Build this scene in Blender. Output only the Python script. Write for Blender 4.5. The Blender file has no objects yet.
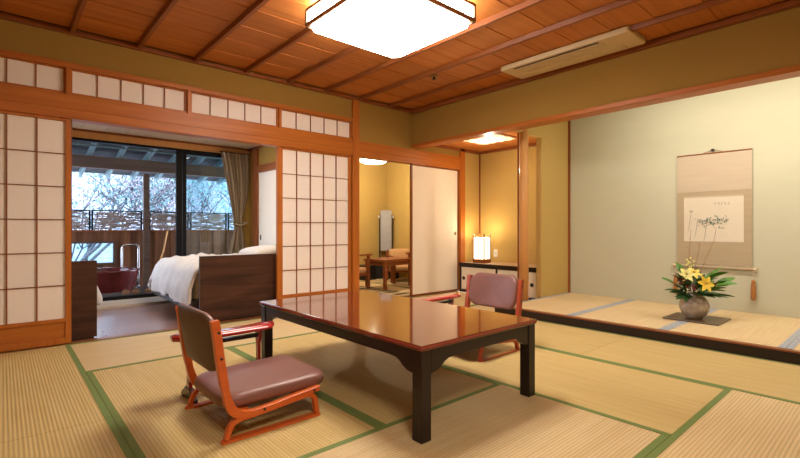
import bpy, bmesh, math, random
from math import sin, cos, pi, radians
from mathutils import Vector, Matrix
random.seed(7)
S = bpy.context.scene; COL = S.collection
# ---------------------------------------------------------------- camera, world, lights, exposure
cam = bpy.data.cameras.new('camera'); cam.sensor_width = 36; cam.lens = 20.3; cam.clip_start = .02; cam.clip_end = 300
co = bpy.data.objects.new('camera', cam); COL.objects.link(co)
co.location = (0, 0, .9); co.rotation_euler = (radians(90), 0, radians(-41.4)); S.camera = co
S.view_settings.view_transform = 'Standard'; S.view_settings.look = 'None'
S.view_settings.exposure = 0.82; S.view_settings.gamma = 1; S.view_settings.use_curve_mapping = False
W = bpy.data.worlds.new('world'); S.world = W; W.use_nodes = True
bg = W.node_tree.nodes['Background']; bg.inputs[0].default_value = (.68, .79, 1, 1); bg.inputs[1].default_value = 8.5
def area(name, loc, size, energy, col, rot=(0, 0, 0), sy=None):
    l = bpy.data.lights.new(name, 'AREA'); l.energy = energy; l.color = col; l.size = size
    if sy: l.shape = 'RECTANGLE'; l.size_y = sy
    o = bpy.data.objects.new(name, l); o.location = loc; o.rotation_euler = rot; COL.objects.link(o); return o
WARM = (1, .90, .76)
LAMP = 17.0
area('room_fill_rear', (.3, -.3, 2.36), .7, 30, WARM)          # unseen fill light added above and behind the camera
area('alcove_strip_light', (4.5, .4, 2.37), .14, 30, (1, .93, .80), (0, radians(-22), 0), 3.2)
def point(name, loc, e, col):
    l = bpy.data.lights.new(name, 'POINT'); l.energy = e; l.color = col; l.shadow_soft_size = .02
    o = bpy.data.objects.new(name, l); o.location = loc; COL.objects.link(o)
point('small_alcove_light', (4.70, 3.60, 1.78), 6, (1, .84, .62))
area('bedroom_fill_light', (1.9, 4.95, 2.06), .8, 13, (1, .90, .76))  # unseen light, added to brighten the bedroom
# ---------------------------------------------------------------- materials
def mat(name, c1, c2=None, rough=.6, scale=(6, 6, 6), bump=.05, bscale=40, coat=0, metal=0, detail=5, kind='noise', spec=.5, emis=None, es=0, trans=0, sheen=0, rnd=0, dist=0.0, tp=0):
    m = bpy.data.materials.new(name); m.use_nodes = True; nt = m.node_tree; N = nt.nodes; L = nt.links
    b = N['Principled BSDF']; b.inputs['Roughness'].default_value = rough; b.inputs['Metallic'].default_value = metal
    b.inputs['Coat Weight'].default_value = coat; b.inputs['Coat Roughness'].default_value = .06
    b.inputs['Specular IOR Level'].default_value = spec; b.inputs['Transmission Weight'].default_value = trans
    b.inputs['Sheen Weight'].default_value = sheen
    tc = N.new('ShaderNodeTexCoord'); mp = N.new('ShaderNodeMapping'); mp.inputs['Scale'].default_value = scale
    L.new(tc.outputs['Object'], mp.inputs[0])
    n = N.new('ShaderNodeTexNoise'); n.inputs['Scale'].default_value = 1; n.inputs['Detail'].default_value = detail; n.inputs['Distortion'].default_value = dist
    L.new(mp.outputs[0], n.inputs[0])
    r = N.new('ShaderNodeValToRGB'); r.color_ramp.elements[0].position = .3; r.color_ramp.elements[1].position = .7
    c2 = c2 or tuple(v * .88 for v in c1)
    r.color_ramp.elements[0].color = (*c2, 1); r.color_ramp.elements[1].color = (*c1, 1)
    L.new(n.outputs[0], r.inputs[0]); out = r.outputs[0]
    if rnd:
        oi = N.new('ShaderNodeObjectInfo'); mr = N.new('ShaderNodeMapRange'); mr.inputs[3].default_value = 1 - rnd; mr.inputs[4].default_value = 1 + rnd
        L.new(oi.outputs['Random'], mr.inputs[0]); hs = N.new('ShaderNodeHueSaturation'); L.new(mr.outputs[0], hs.inputs['Value']); L.new(out, hs.inputs['Color']); out = hs.outputs[0]
        ad = N.new('ShaderNodeVectorMath'); ad.operation = 'MULTIPLY_ADD'; ad.inputs[1].default_value = (7, 7, 7)
        L.new(oi.outputs['Random'], ad.inputs[0]); L.new(mp.outputs[0], ad.inputs[2]); L.new(ad.outputs[0], n.inputs[0])
    L.new(out, b.inputs['Base Color'])
    if emis: b.inputs['Emission Color'].default_value = (*emis, 1); b.inputs['Emission Strength'].default_value = es
    if bump:
        n2 = N.new('ShaderNodeTexNoise'); n2.inputs['Scale'].default_value = bscale; n2.inputs['Detail'].default_value = 4
        mp2 = N.new('ShaderNodeMapping'); k = max(scale); mp2.inputs['Scale'].default_value = tuple(s / k for s in scale)
        L.new(tc.outputs['Object'], mp2.inputs[0]); L.new(mp2.outputs[0], n2.inputs[0])
        bp = N.new('ShaderNodeBump'); bp.inputs['Strength'].default_value = bump; bp.inputs['Distance'].default_value = .01
        L.new(n2.outputs[0], bp.inputs['Height']); L.new(bp.outputs[0], b.inputs['Normal'])
    return m
def wood(name, c1, c2, axis, rough=.4, g=28, coat=0, rnd=0, long=1.2, bump=.03, spec=.22):
    sc = [g, g, g]; sc['xyz'.index(axis)] = long
    return mat(name, c1, c2, rough, tuple(sc), bump, 1.0 * g, coat, rnd=rnd, dist=.6, spec=spec)
def tatami_mat_material(name, c1, c2):
    m = mat(name, c1, c2, .62, (60, 2.5, 1), 0, sheen=.0, rnd=.035, spec=.35); nt = m.node_tree; N = nt.nodes; L = nt.links; b = N['Principled BSDF']
    tc = N.new('ShaderNodeTexCoord'); sp = N.new('ShaderNodeSeparateXYZ'); L.new(tc.outputs['Object'], sp.inputs[0])
    def wave(sock, period):
        mu = N.new('ShaderNodeMath'); mu.operation = 'MULTIPLY'; mu.inputs[1].default_value = 2 * pi / period; L.new(sock, mu.inputs[0])
        si = N.new('ShaderNodeMath'); si.operation = 'SINE'; L.new(mu.outputs[0], si.inputs[0]); return si.outputs[0]
    w1 = wave(sp.outputs['X'], .0155); w2 = wave(sp.outputs['Y'], .0105)
    ma = N.new('ShaderNodeMath'); ma.operation = 'MULTIPLY_ADD'; ma.inputs[1].default_value = .30; L.new(w2, ma.inputs[0]); L.new(w1, ma.inputs[2])
    bp = N.new('ShaderNodeBump'); bp.inputs['Strength'].default_value = .45; bp.inputs['Distance'].default_value = .0016
    L.new(ma.outputs[0], bp.inputs['Height']); L.new(bp.outputs[0], b.inputs['Normal'])
    mr = N.new('ShaderNodeMapRange'); mr.inputs[1].default_value = -1.2; mr.inputs[2].default_value = .2; mr.inputs[3].default_value = .80; mr.inputs[4].default_value = 1.05; L.new(ma.outputs[0], mr.inputs[0])
    src = b.inputs['Base Color'].links[0].from_socket; hs = N.new('ShaderNodeHueSaturation'); L.new(src, hs.inputs['Color']); L.new(mr.outputs[0], hs.inputs['Value']); L.new(hs.outputs[0], b.inputs['Base Color'])
    return m
M = {}
HO, HO2 = (.50, .160, .027), (.39, .115, .018)          # hinoki-stained orange timber
for a in 'xyz': M['w' + a] = wood('stained_timber_' + a, HO, HO2, a, .38)
for a in 'xyz': M['d' + a] = wood('dark_timber_' + a, (.30, .095, .028), (.20, .06, .018), a, .35)
M['pillar'] = wood('pale_pillar_timber', (.66, .34, .12), (.62, .30, .10), 'z', .3, 14, bump=.02)
M['ceil'] = wood('cedar_ceiling_board', (.55, .20, .048), (.43, .14, .03), 'x', .5, 24, rnd=.10, long=.8)
M['bceil'] = wood('pale_ceiling_board', (.62, .47, .30), (.55, .40, .25), 'x', .6, 24, rnd=.08, long=.8)
M['olive_lit'] = mat('lamp_tinted_olive_sand_wall', (.55, .38, .13), (.52, .355, .115), .95, (60, 60, 60), .12, 260, spec=.1)  # olive wall yellowed: hue of the local lamps put into the colour
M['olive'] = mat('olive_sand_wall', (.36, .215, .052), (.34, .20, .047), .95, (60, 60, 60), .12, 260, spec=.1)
M['cream'] = mat('cream_wall_paper', (.54, .52, .38), (.525, .505, .37), .9, (4, 4, 12), .03, 120, spec=.15)
M['paper'] = mat('shoji_paper', (.88, .80, .73), (.86, .78, .71), .9, (40, 40, 160), .03, 200, spec=.1)
M['fusuma'] = mat('sliding_panel_paper', (.86, .77, .64), (.84, .75, .62), .8, (8, 8, 8), .03, 100, spec=.2)
M['tatami'] = tatami_mat_material('woven_rush', (.60, .44, .185), (.52, .37, .135))
M['tatami_sheen'] = tatami_mat_material('sheen_toned_woven_rush', (.66, .50, .27), (.59, .43, .21))  # X-running mats: directional sheen of the weave painted as a paler tone
M['tatami2'] = tatami_mat_material('pale_woven_rush', (.72, .54, .30), (.64, .47, .25))
M['heri'] = mat('green_cloth_border', (.17, .235, .06), (.13, .185, .045), .8, (300, 300, 300), .1, 400)
M['heri2'] = mat('grey_blue_patterned_border', (.50, .50, .50), (.20, .23, .30), .8, (120, 45, 120), .1, 400)
M['lacq'] = mat('red_brown_lacquer', (.13, .024, .010), (.115, .020, .008), .07, (3, 3, 3), 0, coat=.45, spec=.5)
M['blk'] = mat('black_lacquer', (.022, .013, .009), (.018, .010, .008), .3, (3, 3, 3), .01, coat=.1, spec=.25)
M['redl'] = mat('crimson_lacquer', (.42, .022, .025), (.36, .018, .02), .14, (3, 3, 3), 0, coat=.8)
M['redrim'] = mat('red_lacquer_rim', (.30, .028, .02), None, .2, (3, 3, 3), 0, coat=.5)
M['ply'] = wood('orange_bentwood', (.66, .14, .025), (.56, .10, .018), 'x', .3, 30, coat=.3)
M['ply2'] = wood('reddish_bentwood', (.42, .075, .03), (.34, .055, .02), 'x', .3, 30, coat=.3)
M['leath'] = mat('mauve_brown_leatherette', (.225, .095, .075), (.205, .085, .066), .42, (12, 12, 12), .08, 350)
M['leathb'] = mat('dark_brown_leatherette', (.10, .052, .032), (.09, .045, .027), .45, (12, 12, 12), .08, 350)
M['waln'] = wood('walnut_veneer', (.100, .040, .022), (.035, .016, .011), 'x', .45, 13)
M['floorb'] = wood('polished_brown_floorboard', (.27, .10, .04), (.18, .06, .025), 'x', .36, 30, coat=1, rnd=.12)
M['floorb'].node_tree.nodes['Principled BSDF'].inputs['Coat Roughness'].default_value = .22
M['floorb'].node_tree.nodes['Principled BSDF'].inputs['Specular IOR Level'].default_value = 1.0
M['thresh'] = wood('sky_sheen_threshold_board', (.60, .50, .40), (.52, .43, .34), 'x', .35, 18)  # paleness is the sky's reflection, put into the base colour
M['linen'] = mat('white_linen', (.72, .66, .60), (.68, .62, .56), .9, (20, 20, 20), .15, 60, sheen=.2)
M['beige'] = mat('beige_mattress_cloth', (.48, .37, .24), None, .9, (20, 20, 20), .15, 90)
M['dgrey'] = mat('dark_grey_bed_base', (.05, .045, .045), None, .6)
M['curt'] = mat('woven_brown_curtain', (.36, .27, .175), (.24, .17, .10), .9, (160, 160, 20), .2, 200)
M['blkm'] = mat('black_anodised_frame', (.010, .009, .009), None, .5, spec=.1)
M['iron'] = mat('black_iron', (.015, .013, .012), None, .4, metal=.3)
M['brass'] = mat('aged_brass', (.35, .22, .08), None, .35, metal=.9)
M['steel'] = mat('stainless_tube', (.55, .55, .56), None, .2, metal=1)
M['ac'] = mat('ivory_plastic', (.66, .52, .31), (.64, .50, .29), .4, (3, 3, 3), 0)
M['acd'] = mat('dark_vent_slot', (.10, .06, .03), None, .6)
M['lampw'] = mat('glowing_lamp_acrylic', (.9, .9, .88), None, .4, bump=0, emis=(1, .93, .83), es=LAMP)
M['lampf'] = mat('lamp_frame_wood', (.20, .10, .05), None, .5)
M['andon'] = mat('glowing_lamp_paper', (.9, .85, .7), None, .7, bump=0, emis=(1, .86, .62), es=1.7)
M['round'] = mat('glowing_round_diffuser', (.9, .9, .85), None, .5, bump=0, emis=(1, .86, .60), es=8)
M['lattlamp'] = mat('glowing_alcove_diffuser', (.9, .8, .6), None, .5, bump=0, emis=(1, .74, .42), es=.35)
M['sandal'] = mat('tan_woven_straw', (.34, .17, .07), (.2, .09, .035), .8, (90, 90, 90), .2, 200)
M['tub'] = wood('red_lacquered_tub', (.12, .018, .016), (.075, .012, .011), 'z', .25, 16, coat=.3)
M['deck'] = wood('weathered_deck', (.08, .065, .055), (.05, .04, .035), 'x', .6, 30, rnd=.15)
M['fence'] = wood('brown_fence_plank', (.26, .11, .058), (.14, .06, .032), 'z', .6, 26, rnd=.22)
M['raft'] = mat('pale_blue_painted_rafter', (.13, .19, .195), (.095, .14, .15), .6, (5, 5, 5))
M['roofb'] = wood('dark_roof_board', (.055, .05, .05), (.03, .028, .03), 'x', .8, 20)
M['vbeam'] = wood('grey_brown_beam', (.15, .095, .07), (.10, .06, .045), 'x', .7, 20)
M['twig'] = mat('brushwood', (.60, .52, .50), (.22, .16, .14), .9, (90, 90, 90), .3, 90, rnd=0)
M['bark'] = mat('bare_branch_bark', (.045, .04, .048), (.028, .026, .03), .9)
M['leafb'] = mat('pale_teal_foliage', (.06, .13, .14), (.035, .09, .105), .7, (3, 3, 3), 0)
M['leafp'] = mat('pale_lilac_blossom', (.17, .155, .19), (.12, .12, .15), .8, (3, 3, 3), 0)
M['hill'] = mat('hazy_hillside', (.15, .145, .18), (.07, .105, .125), .95, (2.2, 2.2, 2.2), .2, 9, detail=9)
M['scrollc'] = mat('tan_scroll_silk', (.43, .34, .215), (.40, .31, .19), .75, (3, 3, 30), .05, 300)
M['scrollt'] = mat('pink_beige_scroll_silk', (.52, .42, .30), (.49, .39, .28), .75, (3, 3, 30), .05, 300)
M['art'] = mat('cream_art_paper', (.68, .60, .47), (.66, .58, .45), .85, (9, 9, 9), .02, 100)
M['ink'] = mat('grey_ink', (.30, .27, .22), None, .8)
M['inkg'] = mat('blue_green_ink', (.17, .24, .19), None, .8)
M['bone'] = mat('pale_scroll_knob', (.62, .5, .32), None, .4)
M['tassel'] = mat('orange_brown_tassel', (.42, .17, .035), (.3, .11, .02), .7, (200, 200, 4), .2, 200)
M['vase'] = mat('mottled_grey_ceramic', (.52, .44, .35), (.26, .20, .16), .16, (16, 16, 22), .04, 30, coat=.5, dist=1.5)
M['leafd'] = mat('glossy_dark_green_leaf', (.035, .10, .018), (.02, .06, .012), .35, (12, 12, 12), .05)
M['leafg'] = mat('bright_green_leaf', (.10, .25, .03), (.06, .17, .02), .4, (12, 12, 12), .05)
M['lily'] = mat('yellow_petal', (.82, .62, .07), (.75, .50, .035), .5, (12, 12, 12), .05)
M['paley'] = mat('pale_yellow_petal', (.82, .76, .28), (.72, .66, .18), .5, (12, 12, 12), .05)
M['berry'] = mat('dark_red_berry', (.20, .012, .02), (.12, .008, .015), .25, (40, 40, 40), 0)
M['tray'] = mat('brown_lacquer_board', (.10, .055, .025), None, .3, (4, 4, 4))
M['tabw'] = wood('brown_table_timber', (.30, .10, .035), (.22, .07, .022), 'x', .35, 22)
M['uph'] = mat('apricot_upholstery', (.62, .36, .17), (.58, .33, .15), .8, (30, 30, 30), .1, 200)
M['greyc'] = mat('blue_grey_cloth', (.38, .38, .40), (.34, .34, .37), .85, (20, 20, 20), .1, 100)
M['white'] = mat('white_plastic', (.75, .72, .65), None, .4)
def glass():
    m = bpy.data.materials.new('window_glass'); m.use_nodes = True; N = m.node_tree.nodes; L = m.node_tree.links
    N.remove(N['Principled BSDF']); o = N['Material Output']
    t = N.new('ShaderNodeBsdfTransparent'); t.inputs[0].default_value = (.80, .93, .97, 1)
    g = N.new('ShaderNodeBsdfGlossy'); g.inputs['Roughness'].default_value = .02; f = N.new('ShaderNodeFresnel'); f.inputs[0].default_value = 1.5
    x = N.new('ShaderNodeMixShader'); L.new(f.outputs[0], x.inputs[0]); L.new(t.outputs[0], x.inputs[1]); L.new(g.outputs[0], x.inputs[2]); L.new(x.outputs[0], o.inputs[0])
    return m
M['glass'] = glass()
# ---------------------------------------------------------------- helpers
def bx(bm, x0, x1, y0, y1, z0, z1, mtx=None):
    v = [bm.verts.new((x, y, z)) for z in (z0, z1) for x, y in ((x0, y0), (x1, y0), (x1, y1), (x0, y1))]
    for f in ((3, 2, 1, 0), (4, 5, 6, 7), (0, 1, 5, 4), (1, 2, 6, 5), (2, 3, 7, 6), (3, 0, 4, 7)): bm.faces.new([v[i] for i in f])
    if mtx:
        for q in v: q.co = mtx @ q.co
    return v
def obj(name, bm, m, parent=None, loc=(0, 0, 0), rot=(0, 0, 0), bevel=0, smooth=False, sub=0, label=None):
    me = bpy.data.meshes.new(name)
    bmesh.ops.recalc_face_normals(bm, faces=bm.faces); bm.to_mesh(me); bm.free()
    if smooth: me.polygons.foreach_set('use_smooth', [True] * len(me.polygons))
    me.materials.append(M[m] if isinstance(m, str) else m)
    return link(name, me, parent, loc, rot, bevel, sub, label)
def link(name, me, parent=None, loc=(0, 0, 0), rot=(0, 0, 0), bevel=0, sub=0, label=None):
    o = bpy.data.objects.new(name, me); COL.objects.link(o); o.location = loc; o.rotation_euler = rot
    if parent: o.parent = parent
    if sub: s = o.modifiers.new('s', 'SUBSURF'); s.levels = s.render_levels = sub
    if bevel: b = o.modifiers.new('b', 'BEVEL'); b.width = bevel; b.segments = 2; b.limit_method = 'ANGLE'
    if label: o['label'] = label
    return o
def box(name, m, x0, x1, y0, y1, z0, z1, parent=None, **k):
    bm = bmesh.new(); cx, cy, cz = (x0 + x1) / 2, (y0 + y1) / 2, (z0 + z1) / 2
    bx(bm, x0 - cx, x1 - cx, y0 - cy, y1 - cy, z0 - cz, z1 - cz)
    return obj(name, bm, m, parent, loc=(cx, cy, cz), **k)
def tag(o, label, cat, group=None, kind=None):
    o['label'] = label; o['category'] = cat
    if group: o['group'] = group
    if kind: o['kind'] = kind
    return o
def thing(name, label, cat, loc=(0, 0, 0), rz=0, group=None):
    o = bpy.data.objects.new(name, None); COL.objects.link(o); o.location = loc; o.rotation_euler = (0, 0, rz); o.empty_display_size = .05
    return tag(o, label, cat, group)
def root(name, label=None):
    o = bpy.data.objects.new(name, None); COL.objects.link(o); o['kind'] = 'structure'; o.empty_display_size = .05
    if label: o['label'] = label
    return o
def struct(o, label=None):
    o['kind'] = 'structure'
    if label: o['label'] = label
    return o
def tube(bm, pts, r, n=6, r2=None, caps=True):
    pts = [Vector(p) for p in pts]; rings = []; r2 = r if r2 is None else r2
    up = Vector((0, 0, 1))
    for i, p in enumerate(pts):
        d = (pts[min(i + 1, len(pts) - 1)] - pts[max(i - 1, 0)]).normalized()
        a = d.cross(up if abs(d.z) < .95 else Vector((1, 0, 0))).normalized(); b = d.cross(a)
        rr = r + (r2 - r) * i / max(1, len(pts) - 1)
        rings.append([bm.verts.new(p + (a * cos(2 * pi * k / n) + b * sin(2 * pi * k / n)) * rr) for k in range(n)])
    for A, B in zip(rings, rings[1:]):
        for k in range(n): bm.faces.new((A[k], A[(k + 1) % n], B[(k + 1) % n], B[k]))
    if caps: bm.faces.new(rings[0][::-1]); bm.faces.new(rings[-1])
def smooth(pts, n=6):
    P = [Vector(p) for p in pts]; out = []
    for i in range(len(P) - 1):
        a, b, c, d = P[max(i - 1, 0)], P[i], P[i + 1], P[min(i + 2, len(P) - 1)]
        for k in range(n):
            t = k / n; out.append(.5 * ((2 * b) + (c - a) * t + (2 * a - 5 * b + 4 * c - d) * t * t + (3 * b - a - 3 * c + d) * t ** 3))
    return out + [P[-1]]
def ribbon(bm, path, th, y0, y1, closed=False):                     # path in XZ, thickness th (or list), extruded along Y
    P = [Vector((p[0], 0, p[1])) for p in path]; n = len(P); L = []; R = []
    for i, p in enumerate(P):
        d = (P[min(i + 1, n - 1)] - P[max(i - 1, 0)]).normalized(); nn = Vector((-d.z, 0, d.x)); t = th[i] if isinstance(th, list) else th
        L.append(p + nn * t / 2); R.append(p - nn * t / 2)
    vs = [[bm.verts.new((q.x, y, q.z)) for q in side] for side in (L, R) for y in (y0, y1)]
    for i in range(n - 1):
        bm.faces.new((vs[0][i], vs[0][i + 1], vs[1][i + 1], vs[1][i])); bm.faces.new((vs[2][i], vs[3][i], vs[3][i + 1], vs[2][i + 1]))
        bm.faces.new((vs[0][i], vs[2][i], vs[2][i + 1], vs[0][i + 1])); bm.faces.new((vs[1][i], vs[1][i + 1], vs[3][i + 1], vs[3][i]))
    for i in (0, n - 1): bm.faces.new((vs[0][i], vs[1][i], vs[3][i], vs[2][i]))
def prism(bm, poly, y0, y1, axes='xz'):                              # polygon extruded along the third axis
    def co_(a, b, c): return (a, c, b) if axes == 'xz' else ((c, a, b) if axes == 'yz' else (a, b, c))
    A = [bm.verts.new(co_(a, b, y0)) for a, b in poly]; B = [bm.verts.new(co_(a, b, y1)) for a, b in poly]; n = len(poly)
    for i in range(n): bm.faces.new((A[i], A[(i + 1) % n], B[(i + 1) % n], B[i]))
    bm.faces.new(A[::-1]); bm.faces.new(B)
def lathe(bm, prof, n=32, cap=True):
    rings = [[bm.verts.new((r * cos(2 * pi * k / n), r * sin(2 * pi * k / n), z)) for k in range(n)] for r, z in prof]
    for A, B in zip(rings, rings[1:]):
        for k in range(n): bm.faces.new((A[k], A[(k + 1) % n], B[(k + 1) % n], B[k]))
    if cap: bm.faces.new(rings[0][::-1]); bm.faces.new(rings[-1])
def rrect(w, d, r, n=5):
    out = []
    for cx_, cy_, a0 in ((w / 2 - r, d / 2 - r, 0), (-w / 2 + r, d / 2 - r, 90), (-w / 2 + r, -d / 2 + r, 180), (w / 2 - r, -d / 2 + r, 270)):
        for k in range(n + 1):
            a = radians(a0 + 90 * k / n); out.append((cx_ + r * cos(a), cy_ + r * sin(a)))
    return out
def slab(bm, outline, prof, fn=None, c0=True, c1=True):                                # prof: (scale, z) rings of the outline
    rings = []
    for s, z in prof:
        rings.append([bm.verts.new((x * s, y * s, z)) for x, y in outline])
    n = len(outline)
    for A, B in zip(rings, rings[1:]):
        for k in range(n): bm.faces.new((A[k], A[(k + 1) % n], B[(k + 1) % n], B[k]))
    if c0: bm.faces.new(rings[0][::-1])
    if c1: bm.faces.new(rings[-1])
    if fn:
        for v in bm.verts: v.co = fn(v.co)
def copy_tree(o, parent=None):
    c = o.copy(); COL.objects.link(c); c.parent = parent
    for ch in [q for q in o.children]: copy_tree(ch, c)
    return c
# ================================================================ THE SETTING
YB = 4.35; XB = 4.05; XR = 5.45; ZC = 2.45; XL = -1.1; YF = -1.3
# ---- tatami floor
floor = root('floor')
sub_ = box('subfloor', 'deck', XL - .3, XR + .2, YF - .2, YB, -.10, -.055, floor)
def tmat(x0, x1, y0, y1, parent, longax=None, z=0, m='tatami', h='heri', hw=.030, heri=(1, 1)):
    w, l = x1 - x0, y1 - y0; rz = 0
    if m == 'tatami' and (w > l) and longax != 'y': m = 'tatami_sheen'
    if longax == 'x' or (longax is None and w > l): w, l = l, w; rz = pi / 2
    bm = bmesh.new(); g = .0012; bx(bm, -w / 2 + g, w / 2 - g, -l / 2 + g, l / 2 - g, -.055, 0)
    t = obj('tatami_mat', bm, m, parent, ((x0 + x1) / 2, (y0 + y1) / 2, z), (0, 0, rz), bevel=.002)
    for s, on in zip((-1, 1), heri):
        if not on: continue
        bm = bmesh.new(); a, b = sorted((s * (w / 2 - .001), s * (w / 2 - hw))); bx(bm, a, b, -l / 2 + g, l / 2 - g, -.001, .0018)
        obj('cloth_border', bm, h, t)
    return t
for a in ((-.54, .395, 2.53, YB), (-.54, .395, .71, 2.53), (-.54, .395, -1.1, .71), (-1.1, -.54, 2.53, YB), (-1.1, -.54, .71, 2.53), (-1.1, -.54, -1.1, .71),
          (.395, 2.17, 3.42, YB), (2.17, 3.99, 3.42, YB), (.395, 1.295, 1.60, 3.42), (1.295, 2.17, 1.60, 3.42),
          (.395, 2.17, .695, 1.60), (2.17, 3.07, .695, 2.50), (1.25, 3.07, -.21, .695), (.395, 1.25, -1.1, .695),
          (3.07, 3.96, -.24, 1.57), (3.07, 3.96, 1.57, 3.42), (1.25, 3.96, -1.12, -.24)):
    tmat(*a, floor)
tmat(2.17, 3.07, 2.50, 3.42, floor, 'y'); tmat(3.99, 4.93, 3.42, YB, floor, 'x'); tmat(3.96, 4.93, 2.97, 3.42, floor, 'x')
# ---- walls of the main room
bm = bmesh.new()
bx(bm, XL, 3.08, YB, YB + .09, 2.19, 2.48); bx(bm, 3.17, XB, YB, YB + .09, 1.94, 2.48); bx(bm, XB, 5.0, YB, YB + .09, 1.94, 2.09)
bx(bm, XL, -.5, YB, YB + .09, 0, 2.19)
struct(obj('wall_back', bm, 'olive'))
bm = bmesh.new(); bx(bm, 5.0, XR, YB, YB + .09, 1.94, 2.09); bx(bm, 5.08, XR, YB, YB + .09, 0, 1.94); struct(obj('wall_back.001', bm, 'olive_lit'))
bm = bmesh.new(); bx(bm, XR, XR + .1, YF, 2.91, 0, 2.55); struct(obj('wall_right', bm, 'cream'))
bm = bmesh.new(); bx(bm, XR, XR + .1, 2.91, 6.7, 0, 2.55); struct(obj('wall_right.001', bm, 'olive_lit'))
bm = bmesh.new(); bx(bm, XL - .1, XL, YF, YB, 0, 2.55); struct(obj('wall_left', bm, 'olive'))
bm = bmesh.new(); bx(bm, XL - .1, XR + .1, YF - .1, YF, 0, 2.55); struct(obj('wall_front', bm, 'olive'))
bm = bmesh.new(); bx(bm, XB, XB + .12, YF, YB, 2.0, ZC + .05); struct(obj('wall_beam', bm, 'olive'))
# side wall of the alcove with its open window beside the pillar
bm = bmesh.new(); bx(bm, 4.83, XR, 2.91, 2.97, .0, 2.0); bx(bm, XB + .12, XR, 2.91, 2.97, 2.0, ZC); struct(obj('wall_alcove_side', bm, 'olive_lit'))
# trims
box('trim_1', 'wx', XL, 3.09, YB - .025, YB + .03, 2.155, 2.195, bevel=.002)            # above the transoms
nag = bmesh.new(); bx(nag, XL, XB + .95, YB - .025, YB + .02, 1.83, 1.945); o = obj('trim_2', nag, 'wx', bevel=.003)
box('trim_3', 'wx', XL, XB + .95, YB - .02, YB + .09, 1.76, 1.835, bevel=.002)
box('trim_4', 'wx', XL, 3.1, YB, YB + .07, 1.945, 1.962)
box('trim_5', 'dx', XL, XB, YB - .04, YB, 2.415, ZC, bevel=.003)                         # ceiling cove
box('trim_6', 'dy', XB - .055, XB, YF, YB, 2.405, ZC, bevel=.003)
box('trim_7', 'wy', XB - .02, XB + .14, YF, YB, 1.967, 2.01, bevel=.004)                # underside beam of the alcove opening
box('trim_8', 'wz', 3.08, 3.17, YB - .03, YB + .09, 0, ZC, bevel=.003)                   # corner post between screens
box('trim_9', 'wz', 4.985, 5.08, YB - .03, YB + .09, 0, 2.07, bevel=.003)
box('trim_10', 'dz', .404, .412, YB + .03, YB + .09, 0, 1.76)
box('trim_11', 'wz', 2.14, 2.168, YB - .005, YB + .035, 0, 1.76, bevel=.002)
box('trim_12', 'dx', XL, 4.96, YB, YB + .09, -.05, .004)                                 # sill
box('trim_13', 'dx', XB + .12, XR, YB - .03, YB, 2.03, 2.07)
box('trim_14', 'dy', XR - .03, XR, 2.97, YB, 2.03, 2.07)
box('trim_15', 'dz', XR - .02, XR, 2.885, 2.91, .085, ZC)
box('trim_16', 'olive_lit', 4.80, 4.835, 2.905, 2.975, .085, 2.0, bevel=.002)
box('trim_17', 'olive_lit', 4.50, 4.83, 2.905, 2.975, 1.985, 2.012)
box('trim_18', 'dz', XR - .015, XR, YB - .018, YB, .42, 2.05)
box('trim_19', 'dx', XL, -.5, YB - .02, YB, 0, .06)
for i in range(1, 20):
    struct(bpy.data.objects['trim_%d' % i])
# ---- ceiling: lapped boards over battens
ceil = root('ceiling')
bm = bmesh.new(); bx(bm, -.0, XB - XL, -.154, .154, -.004, .004); me = None
y = -1.03; i = 0
while y < YB + .1:
    if me is None:
        o = obj('ceiling_board', bm, 'ceil', ceil, (XL, y, 2.462), (radians(1.0), 0, 0)); me = o.data
    else: link('ceiling_board', me, ceil, (XL, y, 2.462), (radians(1.0), 0, 0))
    y += .305
me = None
for x in (-.955, -.5, -.045, .41, .865, 1.32, 1.785, 2.245, 2.70, 3.165, 3.63):
    if me is None:
        bm = bmesh.new(); L_ = (YB - YF) / 2; prism(bm, [(-.021, .018), (-.014, -.018), (.014, -.018), (.021, .018)], -L_, L_); o = obj('batten', bm, 'dy', ceil, (x, (YB + YF) / 2, 2.438)); me = o.data
    else: link('batten', me, ceil, (x, (YB + YF) / 2, 2.438))
box('ceiling_backing', 'roofb', XL - .1, XR + .1, YF - .1, YB + .15, 2.48, 2.52, ceil)
# alcove ceilings
c2 = root('ceiling.001')
for k in range(6): box('ceiling_board', 'ceil', XB + .12, XR, 2.97 + k * .23, 2.97 + k * .23 + .226, 2.07, 2.08, c2)
c3 = root('ceiling.002'); box('ceiling_board', 'cream', XB + .12, XR, YF, 2.91, 2.40, 2.41, c3)
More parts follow.
